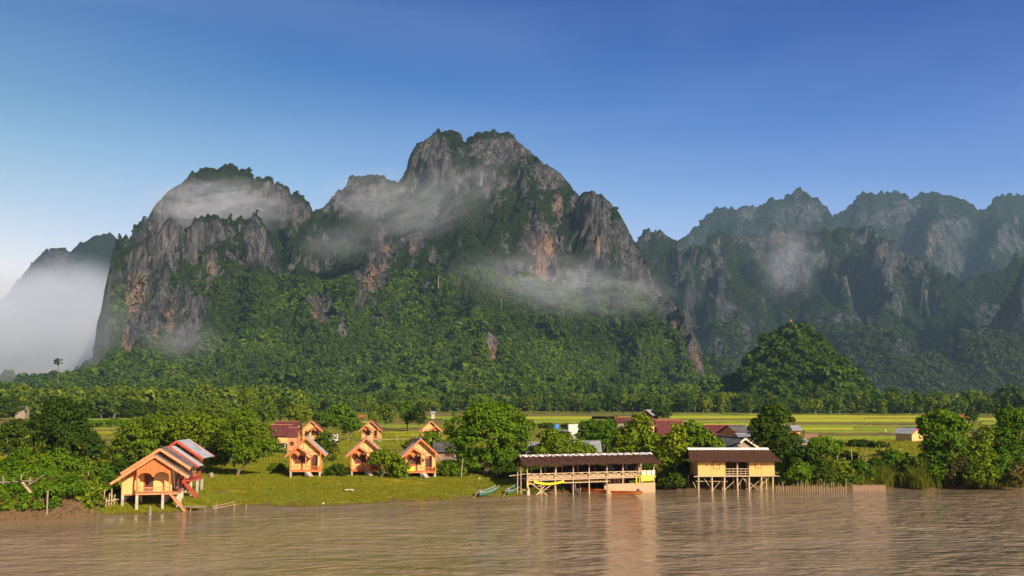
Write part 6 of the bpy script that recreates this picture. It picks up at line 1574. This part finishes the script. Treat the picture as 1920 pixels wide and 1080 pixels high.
stake_line('broken bamboo fence with two rails on the far left bank', [(-6, 930), (52, 928)], 5, 1.6, .06, 'bamboo_fence', 2, .12, seed=3, mat='greywood')
stake_line('bamboo rack of posts and a long crooked rail on the right bank', [(1572, 880), (1638, 876)], 6, 2.3, .05, 'bamboo_rack', 1, .06, seed=4)
stake_line('line of thin pale posts crossing the wet field behind the bungalows', [(715, 828), (830, 826)], 5, 1.3, .05, 'field_fence', 1, .03, seed=5)
stake_line('cluster of crooked stakes beside the left wall of the orange river hut', [(193, 952), (214, 948)], 5, 1.5, .05, 'stake_fence', 1, .12, seed=6)
def single(label, px, py, h, r_=.05, dx=0, name='stake', mat='bamboo', z0=.3):
    p = grown(px, py, z0)
    o = MB().tube([(0, 0, -.6), (dx * .5, 0, h * .5), (dx, 0, h)], [r_ * 1.1, r_, r_ * .85], 6).build('wooden_' + name, mat)
    o.location = p; tag(o, label, 'post'); return o
single('weathered stake standing at the top of the left bank right of the plank', 89, 937, 2.0, .07, mat='greywood')
single('weathered stake in the scrub halfway to the orange river hut', 123, 926, 1.1, .06, mat='greywood')
single('stake on the edge of the muddy left bank', 163, 942, 1.4, .06, mat='greywood')
single('thick short stump stake at the foot of the left bank', 169, 960, 1.1, .08, mat='greywood')
single('thick dark post standing in the river in front of the orange river hut', 281, 972, 1.1, .12, mat='greywood', z0=0)
single('thin post standing in the river right of the river huts', 461, 962, .9, .06, mat='greywood', z0=0)
single('tall slim pole at the left foot of the huge green tree', 864, 897, 2.3, .04, .25)
single('tall slim pole in the meadow right of the bamboo rack', 1659, 862, 1.7, .05)
single('leaning pole in the meadow left of the big spreading tree', 1683, 862, 1.6, .05, .6)
single('white marker post in the rice fields left of the cream house', 1661, 812, 1.1, .09, mat='whitewall', z0=1.2)
single('tall thin bare pole in the rice fields right of the tall dark tree', 1535, 806, 4.2, .05, .3, mat='greywood', z0=1.2)
pa, pb = grown(58, 931), grown(88, 918)
o = MB().beam((0, 0, .35), (pb.x - pa.x, .3, 1.25), .30, .07).build('fallen_plank', 'mat'); o.location = pa; tag(o, 'pale plank leaning among the weeds on the left bank', 'plank')
pq = grown(47, 930); o = MB().tube([(-2.1, 0, -.2), (0, 0, .8), (1.6, 0, 1.9)], [.05, .05, .04], 6).build('leaning_bamboo', 'greywood'); o.location = pq; tag(o, 'long bamboo pole leaning across the broken fence', 'pole')
# landing below the river hut
js = empty('landing_stage', grown(345, 956, .2), 0.05, 'rickety landing of boards and twigs at the foot of the river hut ladder', 'jetty')
box('deck_board', 'greywood', js, -.3, 2.0, -.2, .15, .25, .31); box('deck_board', 'greywood', js, -.2, 2.1, .17, .5, .24, .30)
for x in (-.2, .6, 1.9, 2.9, 4.6): pole('post', 'greywood', js, (x, -.1, -.8), (x + .05, -.1, .6 if x > 2 else .3), .05)
pole('rail', 'bamboo', js, (2.6, -.1, .25), (4.7, -.1, .75), .03); pole('rail', 'bamboo', js, (2.7, -.1, .1), (4.8, -.1, .5), .025)
b = empty('lawn_bench', grown(655, 924, .8), .1, 'small pale bench alone on the lawn near the water', 'bench')
box('seat', 'pale', b, -.45, .45, -.15, .15, .30, .35)
for x in (-.3, .3): box('leg', 'greywood', b, x - .05, x + .05, -.1, .1, -.05, .30)
def blobthing(label, name, cat, px, py, r_, mat, z0=0, sc=(1, 1, 1)):
    bm = bmesh.new(); bmesh.ops.create_icosphere(bm, subdivisions=2, radius=r_)
    for v in bm.verts: v.co *= random.uniform(.9, 1.1)
    me = bpy.data.meshes.new(name); bm.to_mesh(me); bm.free(); me.materials.append(M[mat])
    o = link_mesh(name, me); p = grown(px, py, z0); p.z = max(p.z, 0) + r_ * .4; o.location = p; o.scale = sc; tag(o, label, cat)
blobthing('small white float on the water below the second front bungalow', 'float_ball', 'float', 606, 945.5, .12, 'whitewall')
blobthing('white sack on the rubble heap left of the restaurant', 'white_sack', 'sack', 926, 886, .2, 'whitewall', 1)
blobthing('pale stone at the top of the small landing path', 'pale_stone', 'stone', 899, 899, .16, 'concrete', 1)
blobthing('white bundle among the stakes left of the orange river hut', 'white_bundle', 'bundle', 208, 941, .28, 'whitewall', 1)
blobthing('pale driftwood lump on the muddy shore at the left', 'drift_lump', 'driftwood', 154, 968, .25, 'pale', 0, (1.6, .7, .5))
blobthing('tiny white float at the right end of the river', 'float_ball', 'float', 1843, 912, .13, 'whitewall')
blobthing('white fuel can on the red and black boat', 'fuel_can', 'can', 1804, 909, .2, 'whitewall')
ur = MB().tube([(0, 0, 0), (0, 0, .1), (0, 0, .45), (0, 0, .6)], [.2, .28, .24, .16], 10).build('clay_jar', 'greywood'); ur.location = grown(396, 896, 1); tag(ur, 'grey clay jar on the grass right of the red trimmed hut', 'jar')
for lab, px, m1, m2 in (('white over yellow cloth hanging under the leaning tree', 433, 'whitewall', 'yellow'), ('teal cloth hanging under the leaning tree', 439, 'teal', 'teal')):
    p = at(px, 864, grown(442, 893).y + .3); t = empty('hanging_cloth', p, 0, lab, 'cloth')
    MB().slab((-.16, 0, -.15), (.16, 0, -.15), (.16, 0, .3), (-.16, 0, .3), .02, 4, .02).build('upper_cloth', m1, t); MB().slab((-.13, 0, -.7), (.13, 0, -.7), (.13, 0, -.16), (-.13, 0, -.16), .02, 4, .02).build('lower_cloth', m2, t)
    MB().tube([(0, 0, .3), (0, 0, 1.2)], [.01, .01], 4).build('string', 'darkwood', t)

# ---- alike neighbours in the treeline: say which one
_same = {}
for o in SC.objects:
    if o.name.startswith('treeline_tree'): _same.setdefault(o['label'], []).append(o)
for lab, os_ in _same.items():
    if len(os_) > 1:
        os_.sort(key=lambda o: o.location.x / o.location.y)
        for i, o in enumerate(os_):
            w = 'left' if i == 0 else 'right' if i == len(os_) - 1 else 'middle'
            o['label'] = f"{w} {lab}"
